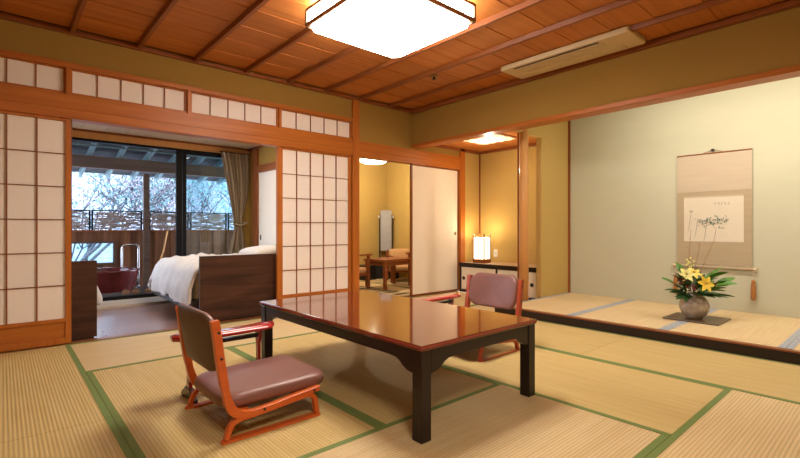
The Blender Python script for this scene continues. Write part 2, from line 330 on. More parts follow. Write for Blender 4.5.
# ---- transom windows over the screens
def transom(n, x0, x1, cols=5):
    r = root('window_%d' % n, 'paper transom of five panes above the sliding screens')
    z0, z1 = 1.962, 2.155; y = YB + .02
    bm = bmesh.new(); bx(bm, x0, x0 + .015, y - .01, y + .02, z0, z1); bx(bm, x1 - .015, x1, y - .01, y + .02, z0, z1); bx(bm, x0 + .015, x1 - .015, y - .01, y + .02, z0, z0 + .008); bx(bm, x0 + .015, x1 - .015, y - .01, y + .02, z1 - .008, z1)
    obj('frame', bm, 'wx', r)
    w = (x1 - x0 - .03) / cols; me = mp_ = None
    for k in range(cols):
        bm = bmesh.new(); bx(bm, -w / 2, w / 2, -.001, .001, -.0885, .0885)
        if mp_ is None: mp_ = obj('paper_pane', bm, 'paper', r, (x0 + .015 + w * (k + .5), y + .008, (z0 + z1) / 2)).data
        else: bm.free(); link('paper_pane', mp_, r, (x0 + .015 + w * (k + .5), y + .008, (z0 + z1) / 2))
        if k:
            bm = bmesh.new(); bx(bm, -.0035, .0035, -.005, .007, -.0885, .0885)
            if me is None: me = obj('lattice_bar', bm, 'dz', r, (x0 + .015 + w * k, y, (z0 + z1) / 2)).data
            else: bm.free(); link('lattice_bar', me, r, (x0 + .015 + w * k, y, (z0 + z1) / 2))
for k, (a, b) in enumerate(((-.49, .372), (.398, 1.258), (1.288, 2.152), (2.178, 3.078))):
    transom(k + 1, a, b)
for k, x in enumerate((.385, 1.273, 2.165)):
    struct(box('trim_%d' % (20 + k), 'wz', x - .014, x + .014, YB - .02, YB + .06, 1.94, 2.17))
# ---- paper screens
def shoji(n, x0, x1, y, label):
    r = root('door_%d' % n, label)
    st = .034; z0, z1 = .01, 1.765; pz = .205; cols = 5; rows = 6
    bm = bmesh.new(); bx(bm, x0, x0 + st, y - .013, y + .013, z0, z1); bx(bm, x1 - st, x1, y - .013, y + .013, z0, z1)
    bx(bm, x0 + st, x1 - st, y - .013, y + .013, z0, z0 + .05); bx(bm, x0 + st, x1 - st, y - .013, y + .013, pz - .026, pz); bx(bm, x0 + st, x1 - st, y - .013, y + .013, z1 - .026, z1)
    obj('frame', bm, 'wz', r, bevel=.0015)
    box('kick_panel', 'wx', x0 + st, x1 - st, y - .002, y + .006, z0 + .05, pz - .026, r)
    w = (x1 - x0 - 2 * st) / cols; h = (z1 - .026 - pz) / rows; a = x0 + st; mp_ = mv = mh = None
    for c in range(cols):
        for q in range(rows):
            loc = (a + w * (c + .5), y + .006, pz + h * (q + .5))
            if mp_ is None: bm = bmesh.new(); bx(bm, -w / 2, w / 2, -.0008, .0008, -h / 2, h / 2); mp_ = obj('paper_pane', bm, 'paper', r, loc).data
            else: link('paper_pane', mp_, r, loc)
        if c:
            loc = (a + w * c, y - .001, (pz + z1 - .026) / 2); H = (z1 - .026 - pz) / 2
            if mv is None: bm = bmesh.new(); bx(bm, -.0045, .0045, -.006, .006, -H, H); mv = obj('lattice_bar', bm, 'dz', r, loc).data
            else: link('lattice_bar', mv, r, loc)
    for q in range(1, rows):
        loc = ((x0 + x1) / 2, y + .001, pz + h * q); Wd = (x1 - x0) / 2 - st
        if mh is None: bm = bmesh.new(); bx(bm, -Wd, Wd, -.004, .0045, -.0035, .0035); mh = obj('lattice_bar', bm, 'dx', r, loc).data
        else: link('lattice_bar', mh, r, loc)
shoji(1, -.528, .402, YB + .012, 'paper screen with wooden kick panel, left of the bedroom opening')
shoji(2, 2.17, 3.075, YB + .02, 'paper screen right of the bedroom opening, behind the table')
# ---- white sliding panel beside the next room
r = root('door_3', 'white papered sliding panel right of the opening to the next room')
bm = bmesh.new(); x0, x1 = 4.045, 4.985; y = YB + .03
bx(bm, x0, x0 + .028, y - .014, y + .014, .006, 1.765); bx(bm, x1 - .02, x1, y - .014, y + .014, .006, 1.765); bx(bm, x0, x1, y - .014, y + .014, .006, .03); bx(bm, x0, x1, y - .014, y + .014, 1.742, 1.765)
obj('frame', bm, 'dz', r, bevel=.002); box('paper_face', 'fusuma', x0 + .028, x1 - .02, y - .009, y + .009, .03, 1.742, r)
bm = bmesh.new(); slab(bm, rrect(.042, .055, .012), [(1, 0), (1, .004), (.75, .005), (.7, .002)]); dp = obj('door_pull', bm, 'brass', r, (4.915, y - .009, .835), (radians(90), 0, 0))
bm = bmesh.new(); slab(bm, rrect(.026, .038, .009), [(1, .002), (1, .0045)]); obj('pull_recess', bm, 'iron', dp)
# ---- tokonoma platform
tk = root('floor.001', 'raised alcove platform with mats and a black front board')
box('front_board', 'blk', 3.955, 4.0, YF, 2.955, .0, .074, tk, bevel=.003)
box('front_edge', 'dy', 3.957, 4.01, YF, 2.953, .074, .085, tk, bevel=.002)
box('platform_core', 'deck', 4.0, XR, YF, 2.95, 0, .03, tk)
for a, b in ((2.13, 2.905), (1.33, 2.13), (.57, 1.33), (-.2, .57), (-1.28, -.2)):
    t = tmat(4.01, XR, a, b, tk, 'x', .085, 'tatami2', 'heri2', .04)
# ================================================================ BEDROOM
YW = 6.5; XW = 2.75
bf = root('floor.002', 'polished brown board floor of the bedroom')
box('subfloor', 'deck', -1.5, XW, YB + .09, 6.5, -.07, -.031, bf)
me = None; y = YB + .09 + .05
while y < 6.0:
    for x in (-.85, .97, 2.79):
        xx = x + (.6 if int(round(y * 10)) % 2 else 0)
        if me is None: bm = bmesh.new(); bx(bm, -.9095, .9095, -.0495, .0495, -.03, 0); me = obj('floorboard', bm, 'floorb', bf, (xx, y, 0), bevel=.0015).data
        else: o = link('floorboard', me, bf, (xx, y, 0), bevel=.0015)
    y += .1
struct(box('trim_23', 'thresh', -1.5, XW, 6.0, 6.46, -.02, .028, bevel=.004), 'raised threshold board with sky reflection in its colour, below the bedroom window')
struct(box('trim_24', 'blkm', -1.5, XW, 6.46, 6.56, -.02, .07))
bm = bmesh.new(); bx(bm, -1.7, XW + .1, YW, YW + .1, 1.97, 2.4); bx(bm, 2.60, XW, YW, YW + .1, 0, 2.0); struct(obj('wall_window', bm, 'olive'))
bm = bmesh.new(); bx(bm, XW, XW + .1, YB + .09, 4.9, 0, 2.3); bx(bm, XW, XW + .1, 4.9, 6.17, 1.80, 2.3); bx(bm, XW, XW + .1, 6.34, YW + .1, 0, 2.3); bx(bm, XW + .08, XW + .1, 4.9, 6.2, 0, 1.8); struct(obj('wall_bedroom_right', bm, 'olive'))
bm = bmesh.new(); bx(bm, -1.6, -1.5, YB + .09, YW + .1, 0, 2.3); struct(obj('wall_bedroom_left', bm, 'olive'))
bm = bmesh.new(); bx(bm, -1.5, XL, YB, YB + .09, 0, 2.3); bx(bm, XL, 3.2, YB + .095, YB + .105, 1.97, 2.3); struct(obj('wall_bedroom_near', bm, 'olive'))
c4 = root('ceiling.003'); k = 0; y = YB + .09
me = None
while y < YW:
    L_ = (XW + 1.5) / 2
    if me is None: bm = bmesh.new(); bx(bm, -.108, .108, -1.04, 1.04, 0, .01); me = 1; cm = obj('ceiling_board', bm, 'bceil', c4, (-1.39, (YB + .1 + YW) / 2, 2.08)).data
    break
for k in range(1, 20): link('ceiling_board', cm, c4, (-1.39 + .22 * k, (YB + .1 + YW) / 2, 2.08))
box('ceiling_backing', 'roofb', -1.6, XW, YB + .09, YW, 2.11, 2.15, c4)
for k, a in enumerate(((-1.5, XW, YW - .03, YW, 2.055, 2.08, 'dx'), (XW - .03, XW, YB + .1, YW, 2.045, 2.08, 'dy'),
                       (XW - .03, XW + .02, 6.17, 6.34, 0, 2.07, 'dz'), (XW - .03, XW + .02, 4.9, 6.17, 1.70, 1.80, 'dy'), (-1.5, 2.6, YW - .02, YW + .06, 1.945, 1.975, 'blkm'))):
    struct(box('trim_%d' % (25 + k), a[6], *a[:6], bevel=.002))
r = root('door_4', 'white closet panel with black pull on the bedroom side wall')
box('paper_face', 'fusuma', XW + .0, XW + .03, 4.9, 6.17, .01, 1.70, r)
bm = bmesh.new(); slab(bm, rrect(.028, .075, .013), [(1, 0), (.9, .008)]); obj('door_pull', bm, 'iron', r, (XW, 6.10, .78), (pi / 2, 0, pi / 2 + pi))
struct(box('trim_36', 'pillar', -1.5, XW, YW - .012, YW, 1.975, 2.056))
# sliding windows
def slider(n, x0, x1, y, label):
    r = root('window_%d' % n, label); z0, z1 = .075, 1.955; bm = bmesh.new()
    bx(bm, x0, x0 + .05, y - .018, y + .018, z0, z1); bx(bm, x1 - .05, x1, y - .018, y + .018, z0, z1); bx(bm, x0 + .05, x1 - .05, y - .018, y + .018, z0, z0 + .05); bx(bm, x0 + .05, x1 - .05, y - .018, y + .018, z1 - .035, z1)
    obj('window_frame', bm, 'blkm', r, bevel=.002)
    box('window_pane', 'glass', x0 + .05, x1 - .05, y - .002, y + .002, z0 + .05, z1 - .035, r)
slider(5, 1.835, 2.60, YW + .06, 'right leaf of the black framed sliding glass door')
r = root('window_6', 'open leaf edge of the black framed sliding glass door')
bm = bmesh.new(); bx(bm, 1.745, 1.82, YW + .0, YW + .04, .075, 1.955); bx(bm, 1.76, 1.795, YW - .015, YW, .9, 1.15); obj('window_frame', bm, 'blkm', r, bevel=.003)
# ================================================================ NEXT ROOM
nf = root('floor.003', 'mats of the small room beyond the sliding panel')
for a in ((2.86, 4.66, YB + .09, 5.0), (4.66, XR, YB + .09, 5.9), (2.86, 3.8, 5.0, 6.57), (3.8, 4.66, 5.0, 6.57), (4.66, XR, 5.9, 6.57)):
    tmat(*a, nf, m='tatami2')
bm = bmesh.new(); bx(bm, XW + .1, XR + .1, 6.57, 6.67, 0, 2.3); struct(obj('wall_next_room', bm, 'olive_lit'))
struct(box('wall_next_room_left', 'olive_lit', XW + .1, XW + .11, YB + .09, 6.57, 0, 2.3))
struct(box('ceiling.004', 'ceil', XW + .1, XR, YB + .09, 6.57, 2.2, 2.22))
struct(box('trim_30', 'dx', XW + .1, XR, 6.53, 6.57, 2.15, 2.2)); struct(box('trim_31', 'dy', XR - .04, XR, YB + .1, 6.53, 2.15, 2.2))
t = thing('round_ceiling_light', 'small round glowing ceiling light in the next room', 'lamp', (4.38, 5.6, 2.2))
bm = bmesh.new(); lathe(bm, [(.05, 0), (.05, -.14), (.19, -.15), (.20, -.185), (.2, -.19)], 40); obj('lamp_base', bm, 'white', t, smooth=False)
bm = bmesh.new(); lathe(bm, [(.19, -.19), (.21, -.20), (.21, -.235), (.17, -.262), (.05, -.272)], 40); obj('lamp_shade', bm, 'round', t, smooth=True)
point('next_room_light', (4.38, 5.6, 1.86), 30, (1, .90, .64))
# ================================================================ MAIN ROOM THINGS
# ---- ceiling lamp
t = thing('ceiling_lamp', 'large square glowing lamp with dark wooden frame on the board ceiling', 'lamp', (1.985, 2.36, 2.42))
H = .41
bm = bmesh.new()
c = .045; o8 = [(H - c, H), (H, H - c), (H, -H + c), (H - c, -H), (-H + c, -H), (-H, -H + c), (-H, H - c), (-H + c, H)]
A = [bm.verts.new((x * .985, y * .985, -.118)) for x, y in o8]; B = [bm.verts.new((x * .965, y * .965, -.148)) for x, y in o8]
for i in range(8): bm.faces.new((A[i], A[(i + 1) % 8], B[(i + 1) % 8], B[i]))
bm.faces.new(B)
obj('bottom_diffuser', bm, 'lampw', t)
for k in range(4):
    bm = bmesh.new(); bx(bm, -H + .014, H - .014, -.003, .003, -.045, .045); a = k * pi / 2
    obj('side_diffuser', bm, 'lampw', t, (sin(a) * (H - .012), -cos(a) * (H - .012), -.06), (0, 0, a))
    bm = bmesh.new(); bx(bm, -H, H, -.009, .009, -.017, .014); obj('frame_rail', bm, 'lampf', t, (sin(a) * (H - .006), -cos(a) * (H - .006), -.112), (0, 0, a))
    bm = bmesh.new(); bx(bm, -H, H, -.008, .008, -.01, .01); obj('frame_rail', bm, 'lampf', t, (sin(a) * (H - .006), -cos(a) * (H - .006), -.008), (0, 0, a))
    bm = bmesh.new(); bx(bm, -.009, .009, -.009, .009, -.055, .055); b = a + pi / 4; obj('corner_post', bm, 'lampf', t, (sin(b) * (H - .004) * 1.4142, -cos(b) * (H - .004) * 1.4142, -.06), (0, 0, a))
box('mounting_plate', 'white', -.3, .3, -.3, .3, -.01, .0, t)
# ---- ceiling air conditioner
t = thing('air_conditioner', 'long ivory air conditioner panel set into the ceiling beside the beam', 'air conditioner', (3.75, 2.015, 2.408))
bm = bmesh.new(); slab(bm, rrect(.35, 1.18, .02), [(1, .042), (1, .008), (.985, 0)]); obj('panel', bm, 'ac', t)
box('air_slot', 'acd', -.15, -.125, -.34, .46, -.004, .002, t)
for k in range(3): box('louver', 'ac', -.115 + k * .035, -.09 + k * .035, -.36, .46, -.008, -.001, t, bevel=.002)
box('intake_grille', 'ac', .04, .16, -.46, .48, -.007, .001, t, bevel=.003)
# ---- smoke detector
t = thing('smoke_detector', 'small brass sprinkler rosette on the ceiling boards near the air conditioner', 'detector', (3.28, 3.2, 2.452))
bm = bmesh.new(); lathe(bm, [(.045, 0), (.045, -.006), (.028, -.014), (.02, -.015)], 20); obj('rosette', bm, 'brass', t, smooth=False)
bm = bmesh.new(); lathe(bm, [(.012, -.012), (.012, -.03), (.022, -.034), (.022, -.037)], 12); obj('sensor_head', bm, 'iron', t)
# ---- low lacquered table
TX0, TX1, TY0, TY1, TZ = 1.305, 2.175, 1.345, 2.912, .41
t = thing('low_table', 'long low lacquered table with red-brown mirror top and black legs', 'table', ((TX0 + TX1) / 2, (TY0 + TY1) / 2, .012))
a, b = (TX1 - TX0) / 2, (TY1 - TY0) / 2
box('tabletop', 'lacq', -a, a, -b, b, .376, .4, t, bevel=.003)
bm = bmesh.new()
for s in (-1, 1):
    bx(bm, -a - .001, a + .001, min(s * b, s * (b + .0015)), max(s * b, s * (b + .0015)), .388, .3965); bx(bm, min(s * a, s * (a + .0015)), max(s * a, s * (a + .0015)), -b, b, .388, .3965)
obj('red_rim', bm, 'redrim', t)
lg = .058
def apron(L, ax, off):
    l = L - lg; pts = [(-l, .376), (l, .376), (l, .272), (l - .03, .276), (l - .06, .290), (l - .085, .308), (l - .11, .318), (l - .15, .321)]
    pts += [(-x, z) for x, z in pts[2:][::-1]]
    bm = bmesh.new(); prism(bm, pts, off - .011, off + .011, ax); return bm
for s in (-1, 1):
    obj('apron', apron(b - .012, 'yz', s * (a - .022)), 'blk', t, bevel=.0015); obj('apron', apron(a - .012, 'xz', s * (b - .022)), 'blk', t, bevel=.0015)
    for q in (-1, 1):
        bm = bmesh.new(); bx(bm, -lg / 2, lg / 2, -lg / 2, lg / 2, -.012, .376); obj('leg', bm, 'blk', t, (s * (a - lg / 2 - .006), q * (b - lg / 2 - .006), 0), bevel=.003)
# ---- low legless-style armless chairs: chair faces local +X, rails along X
def make_chair(name, label, cat, loc, rz, wood_, back_m, group):
    t = thing(name, label, cat, loc, rz, group)
    for s in (-1, 1):
        y0, y1 = (s * .246 - .016, s * .246 + .016)
        p = smooth([(-.262, .52), (-.250, .44), (-.236, .33), (-.213, .20), (-.185, .128), (-.125, .098), (-.03, .103), (.10, .117), (.235, .131)], 5)
        th = [.020 + .020 * max(0, 1 - abs(i - 20) / 11) for i in range(len(p))]
        th = [max(v, .034 if i < 14 else .022) for i, v in enumerate(th)]
        bm = bmesh.new(); ribbon(bm, [(v.x, v.y) for v in [Vector((q[0], q[1])) for q in [(w[0], w[1]) for w in p]]], th, y0, y1); obj('side_frame', bm, wood_, t, bevel=.002)
        arch = [(-.213, .012), (-.203, .045), (-.187, .072), (-.157, .086), (-.09, .090), (.12, .108), (.175, .110), (.205, .095), (.215, .06), (.222, .012)]
        pp = smooth([(x, z) for x, z in arch], 4); bm = bmesh.new(); ribbon(bm, [(q[0], q[1]) for q in pp], .020, y0 + .002, y1 - .002); obj('leg', bm, wood_, t, bevel=.002)
        bm = bmesh.new(); slab(bm, rrect(.475, .036, .012), [(1, 0), (1, .008), (.97, .011)]); obj('floor_runner', bm, wood_, t, (.003, s * .246, 0))
        for x, z in ((-.249, .47), (-.238, .36), (-.05, .104), (.20, .128)): bm = bmesh.new(); tube(bm, [(0, -.003, 0), (0, .003, 0)], .006, 8); obj('bolt', bm, 'iron', t, (x, s * .263, z))
    bm = bmesh.new(); bx(bm, -.15, -.11, -.23, .23, .10, .118); bx(bm, .12, .16, -.23, .23, .112, .130); obj('cross_bar', bm, wood_, t, bevel=.002)
    bm = bmesh.new(); out = rrect(.53, .465, .085, 8)
    slab(bm, out, [(.93, .116), (.985, .122), (1, .136), (1, .150), (.985, .162), (.95, .170), (.85, .176), (.6, .180), (.3, .181)],
         lambda c_: Vector((c_.x, c_.y * (1 - .05 * (c_.x < 0) * min(1, -c_.x / .25)), c_.z + c_.x * .018 + .004)))
    obj('seat', bm, 'leath', t, (.045, 0, .006), smooth=True)
    # backrest: curved pad
    bm = bmesh.new(); out = rrect(.450, .240, .07, 8)
    def bend(c_):
        u = c_.x; z = c_.y; d = -(1 - (u / .24) ** 2) * .045
        z2 = z * (1 - .0 * abs(u)) + .018 * (1 - (u / .24) ** 2) * (1 if z > 0 else .6 * -1 * -1 if False else (1 if z > 0 else -1))
        return Vector((d + c_.z - z2 * .17, u, z2))
    slab(bm, out, [(1, -.001), (1, .006), (.975, .015), (.9, .020), (.75, .0225), (.6, .024), (.45, .0247), (.3, .025), (.15, .0252), (.02, .0253)], bend, c0=False)
    br = obj('backrest', bm, back_m, t, (-.232, 0, .415), smooth=True)
    bm = bmesh.new(); slab(bm, out, [(.02, -.0198), (.15, -.0197), (.3, -.0195), (.45, -.0193), (.6, -.019), (.75, -.018), (.90, -.017), (.975, -.014), (1.0, -.006), (1, -.001)], bend, c1=False); obj('back_shell', bm, 'leathb', br, smooth=True, label='dark brown rear cover of the backrest')
    return t
make_chair('floor_chair', 'low chair left of the table seen from behind, orange bentwood frame', 'chair', (.92, 2.155, 0), 0, 'ply', 'leath', 'low chairs at the table')
make_chair('floor_chair', 'low chair beyond the table near the lamp cabinet, mauve backrest facing us', 'chair', (2.66, 2.185, 0), pi, 'ply2', 'leath', 'low chairs at the table')
# ---- lacquered armrests (kyosoku)
def armrest(label, loc, rz):
    t = thing('armrest', label, 'armrest', loc, rz, 'red armrests beside the chairs')
    bm = bmesh.new(); n = 14; sec = []
    for i in range(n + 1):
        x = -.275 + .55 * i / n; u = abs(x) / .275; w = .062 + .022 * u * u; w *= math.sqrt(max(.0, 1 - max(0, (u - .86) / .14) ** 2 * .85)); zc = .335 - .010 * (1 - u * u)
        sec.append([bm.verts.new((x, w * cos(q) * 1.0, zc + .017 * (abs(sin(q)) ** .7) * (1 if sin(q) > 0 else -1))) for q in [2 * pi * k / 14 for k in range(14)]])
    for A, B in zip(sec, sec[1:]):
        for k in range(14): bm.faces.new((A[k], A[(k + 1) % 14], B[(k + 1) % 14], B[k]))
    bm.faces.new(sec[0][::-1]); bm.faces.new(sec[-1]); obj('arm_pad', bm, 'redl', t, smooth=True)
    box('under_rail', 'blk', -.20, .20, -.018, .018, .275, .295, t, bevel=.003)
    for s in (-1, 1):
        bm = bmesh.new(); pts = [(-.030, .322), (.030, .322), (.026, .27), (.015, .24), (.013, .14), (.020, .085), (.03, .06), (-.03, .06), (-.020, .085), (-.013, .14), (-.015, .24), (-.026, .27)]
        prism(bm, pts, s * .19 - .009, s * .19 + .009, 'yz'); obj('post', bm, 'redrim', t, bevel=.002)
        bm = bmesh.new(); pts = [(-.10, 0), (-.065, 0), (-.055, .012), (.055, .012), (.065, 0), (.10, 0), (.10, .018), (.085, .032), (.05, .05), (.035, .066), (-.035, .066), (-.05, .05), (-.085, .032), (-.10, .018)]
        prism(bm, pts, s * .19 - .013, s * .19 + .013, 'yz'); obj('foot', bm, 'blk', t, bevel=.002)
    return t
armrest('red lacquered armrest stand beside the near left chair', (.93, 2.52, 0), 0)
armrest('red lacquered armrest stand beside the far chair behind the table', (2.68, 2.60, 0), 0)
# ---- alcove pillar, thin jamb
t = tag(obj('pillar', (lambda bm: (lathe(bm, [(.052, 0), (.051, 1.0), (.049, 2.315)], 28), bm)[1])(bmesh.new()), 'pillar', None, (4.462, 2.925, .085), smooth=False), 'smooth round pale wooden pillar at the alcove edge', 'pillar')
for p in t.data.polygons: p.use_smooth = len(p.vertices) == 4
struct(box('trim_33', 'dz', 4.465, 4.48, 3.0, 3.015, 0, 2.07, bevel=.002))
# ---- lamp cabinet
CX0, CX1, CY0, CY1 = 4.935, XR - .005, 3.035, YB - .035
t = thing('low_cabinet', 'low alcove cabinet with black-edged top and white sliding doors under the lamp', 'cabinet', (CX0, CY0, 0))
cw, cl = CX1 - CX0, CY1 - CY0
bm = bmesh.new(); bx(bm, .02, cw, 0, .015, 0, .375); bx(bm, .02, cw, cl - .015, cl, 0, .375); bx(bm, .02, cw, .015, cl - .015, 0, .03); bx(bm, cw - .01, cw, .015, cl - .015, .03, .375); obj('body', bm, 'blk', t)
box('cabinet_top', 'bceil', .03, cw, 0, cl, .385, .418, t); box('top_edge', 'blk', 0, .03, 0, cl, .37, .42, t, bevel=.002)
m_ = cl * .495
for a_, b_, k_, x_ in ((.016, m_, m_ - .53, .03), (m_ + .012, cl - .03, cl - .075, .022)):
    d = box('door', 'fusuma', x_, x_ + .012, a_, b_, .04, .358, t)
    bm = bmesh.new(); lathe(bm, [(.024, 0), (.026, .004), (.018, .006), (.016, .003)], 20); p = obj('door_pull', bm, 'iron', d, (-.006, (k_ if k_ > a_ else a_ + .05) - (a_ + b_) / 2, .0), (0, radians(-90), 0))
bm = bmesh.new(); bx(bm, .012, .03, m_ - .006, m_ + .012, .03, .37); bx(bm, .012, .03, 0, .016, .03, .37); bx(bm, .012, .03, cl - .03, cl, .03, .37); bx(bm, .01, .03, 0, cl, 0, .03); obj('door_rail', bm, 'blk', t)
# ---- paper lamp
t = thing('paper_lamp', 'glowing square paper lamp with dark frame standing on the low cabinet', 'lamp', (5.15, 4.07, .42), radians(8)); t.scale = (1, 1, 1.17)
q = .085
bm = bmesh.new(); bx(bm, -q - .008, q + .008, -q - .008, q + .008, 0, .045); obj('base', bm, 'dx', t, bevel=.003)
for k in range(4):
    a = k * pi / 2; bm = bmesh.new(); bx(bm, -q, q, -.001, .001, -.13, .13); obj('paper_side', bm, 'andon', t, (sin(a) * q, -cos(a) * q, .178), (0, 0, a))
    bm = bmesh.new(); bx(bm, -.007, .007, -.007, .007, -.16, .16); b = a + pi / 4; obj('corner_post', bm, 'dz', t, (sin(b) * q * 1.414, -cos(b) * q * 1.414, .19), (0, 0, 0))
    bm = bmesh.new(); bx(bm, -q, q, -.004, .004, -.004, .004); obj('top_rail', bm, 'dx', t, (sin(a) * q, -cos(a) * q, .318), (0, 0, a))
    bm = bmesh.new(); bx(bm, -.004, .004, -.006, .002, -.13, .13); obj('mid_bar', bm, 'dz', t, (sin(a) * (q + .002), -cos(a) * (q + .002), .178), (0, 0, a))
l = bpy.data.lights.new('paper_lamp_bulb', 'POINT'); l.energy = 4.5; l.color = (1, .78, .50); l.shadow_soft_size = .05; lo = bpy.data.objects.new('paper_lamp_bulb', l); lo.location = (5.15, 4.07, .80); COL.objects.link(lo)
# ---- wall outlet and small black ornament
t = thing('wall_outlet', 'small white power outlet on the alcove wall beside the paper lamp', 'outlet', (XR, 4.05, .545))
box('cover_plate', 'white', -.008, 0, -.035, .035, -.055, .055, t, bevel=.003); bm = bmesh.new()
for s in (-1, 1): bx(bm, -.010, -.006, -.004 + s * .008, -.001 + s * .008, -.01, .01)
obj('socket', bm, 'iron', t)
t = thing('hook', 'tiny black hanging hook at the right end of the low cabinet', 'hook', (4.98, 3.055, .42))
bm = bmesh.new(); tube(bm, [(0, 0, 0), (0, 0, .09)], .003, 6); obj('stem', bm, 'iron', t)
bm = bmesh.new(); lathe(bm, [(.004, .07), (.016, .078), (.018, .09), (.008, .105)], 12); obj('cap', bm, 'iron', t)
# ---- latticed light of the small alcove ceiling
t = thing('alcove_ceiling_light', 'wavy glowing panel light in the ceiling over the low cabinet', 'lamp', (4.70, 3.60, 2.07))
box('frame', 'wx', -.21, .21, -.28, .28, -.010, 0, t, bevel=.002)
for k in range(9):
    bm = bmesh.new(); w_ = [( -.195 + .39 * i / 12, .010 * sin(i * 1.3 + k)) for i in range(13)]; prism(bm, [(x, y - .027) for x, y in w_] + [(x, y + .027) for x, y in w_[::-1]], -.024 - .006 * (k % 2), -.012, 'xy'); obj('diffuser_slat', bm, 'lattlamp', t, (0, -.235 + k * .0585, 0))
# ---- hanging scroll
YA, YZ = 1.02, 1.665; ZB, ZT = .51, 1.675; X = XR - .012
t = thing('hanging_scroll', 'tan silk hanging scroll with a flower painting on the alcove wall', 'scroll', (X, (YA + YZ) / 2, 0)); hw = (YZ - YA) / 2
def cloth(name, m, w0, w1, z0, z1, d, amp=.002):
    bm = bmesh.new(); n = 10; g = []
    for i in range(n + 1):
        z = z0 + (z1 - z0) * i / n; f = [bm.verts.new((dd + amp * sin(z * 9), w, z)) for w in (w0, w1) for dd in (-d - .0015, -d)]
        g.append(f)
    for A, B in zip(g, g[1:]):
        for a_, b_ in ((0, 1), (1, 3), (3, 2), (2, 0)): bm.faces.new((A[a_], A[b_], B[b_], B[a_]))
    bm.faces.new((g[0][0], g[0][1], g[0][3], g[0][2])); bm.faces.new((g[-1][0], g[-1][1], g[-1][3], g[-1][2]))
    return obj(name, bm, m, t)
cloth('silk_mount', 'scrollc', -hw, hw, ZB + .02, ZT - .008, .0); cloth('top_silk', 'scrollt', -hw, hw, 1.285, ZT - .008, .0018)
cloth('painting', 'art', -hw + .065, hw - .065, .77, 1.225, .002); cloth('thin_border', 'scrollt', -hw + .062, hw - .062, 1.225, 1.24, .0025)
bm = bmesh.new(); tube(bm, [(0, -hw - .002, ZT), (0, hw + .002, ZT)], .007, 8); obj('top_rod', bm, 'tabw', t)
bm = bmesh.new(); tube(bm, [(-.004, -hw - .012, ZB), (-.004, hw + .012, ZB)], .016, 12); ro = obj('bottom_roller', bm, 'scrollc', t)
for s in (-1, 1): bm = bmesh.new(); tube(bm, [(-.004, s * (hw + .012), ZB), (-.004, s * (hw + .04), ZB)], .018, 12, .020); obj('roller_knob', bm, 'bone', ro)
bm = bmesh.new(); tube(bm, smooth([(0, -.09, ZT + .004), (0, -.04, ZT + .022), (0, 0, ZT + .032), (0, .04, ZT + .022), (0, .09, ZT + .004)], 3), .0025, 5); obj('hanging_cord', bm, 'tabw', t)
bm = bmesh.new(); bx(bm, -.01, .012, -.012, .012, ZT + .022, ZT + .042); obj('hook', bm, 'iron', t)
rr = random.Random(3); xs = -.006
bm = bmesh.new()
def stroke(bm, pts, w):
    pts = smooth([(0, a_, b_) for a_, b_ in pts], 3); V = []
    for i, p in enumerate(pts):
        d = (pts[min(i + 1, len(pts) - 1)] - pts[max(i - 1, 0)]).normalized(); n_ = Vector((0, -d.z, d.y)) * w * (.35 + .65 * sin(pi * (i + .5) / len(pts)))
        V.append((bm.verts.new((xs, p.y + n_.y, p.z + n_.z)), bm.verts.new((xs, p.y - n_.y, p.z - n_.z))))
    for A, B in zip(V, V[1:]): bm.faces.new((A[0], A[1], B[1], B[0]))
for k in range(5):                                                   # faint row of brushed characters, upper right
    cy_ = -.02 - k * .03; cz_ = 1.155
    for j in range(5): a_ = rr.uniform(-.008, .008); c_ = rr.uniform(-.012, .012); e_ = rr.random() < .5; stroke(bm, [(cy_ + a_ - (.008 if e_ else 0), cz_ + c_ - (0 if e_ else .01)), (cy_ + a_, cz_ + c_), (cy_ + a_ + (.008 if e_ else .002), cz_ + c_ + (0 if e_ else .01))], .0011)
for (a_, b_) in ((.19, 1.06), (.13, .99), (.05, .95)): stroke(bm, [(a_, b_ + .03), (a_ + .012, b_ - .08), (a_ + .03, b_ - .19)], .0018)
for k in range(10): a_ = k * .63; stroke(bm, [(.19, 1.085), (.19 + .022 * cos(a_), 1.085 + .018 * sin(a_))], .0012)
obj('ink_strokes', bm, 'ink', t)['kind'] = 'stuff'
bm = bmesh.new()
for k in range(34):
    cy_ = rr.gauss(0.0, .045); cz_ = rr.gauss(.965, .035); a_ = rr.uniform(0, 6.28); L_ = rr.uniform(.012, .026); stroke(bm, [(cy_, cz_), (cy_ + L_ * cos(a_) * .6, cz_ + L_ * sin(a_) * .6 + .003), (cy_ + L_ * cos(a_), cz_ + L_ * sin(a_))], .0045)
for k in range(12):
    for c0, z0_ in ((.115, .985), (-.105, .995)):
        cy_ = rr.gauss(c0, .015); cz_ = rr.gauss(z0_, .02); a_ = rr.uniform(0, 6.28); stroke(bm, [(cy_, cz_), (cy_ + .01 * cos(a_), cz_ + .012 * sin(a_))], .003)
stroke(bm, [(.0, .97), (-.06, 1.0), (-.11, .97), (-.12, 1.02)], .002); stroke(bm, [(0, .97), (.06, .93), (.10, .96)], .002)
obj('painted_leaves', bm, 'inkg', t)['kind'] = 'stuff'
for s, ln in ((-1, 0), (1, 0)):
    y_ = s * (hw + .012)
    bm = bmesh.new(); tube(bm, [(-.012, y_, ZB), (-.016, y_, .40)], .0025, 5); obj('tassel_cord', bm, 'bone', t)
    bm = bmesh.new(); lathe(bm, [(.006, .02), (.017, .0), (.014, -.012), (.018, -.03), (.022, -.15), (.018, -.175), (.004, -.185)], 12); obj('tassel', bm, 'tassel', t, (-.016, y_, .395))
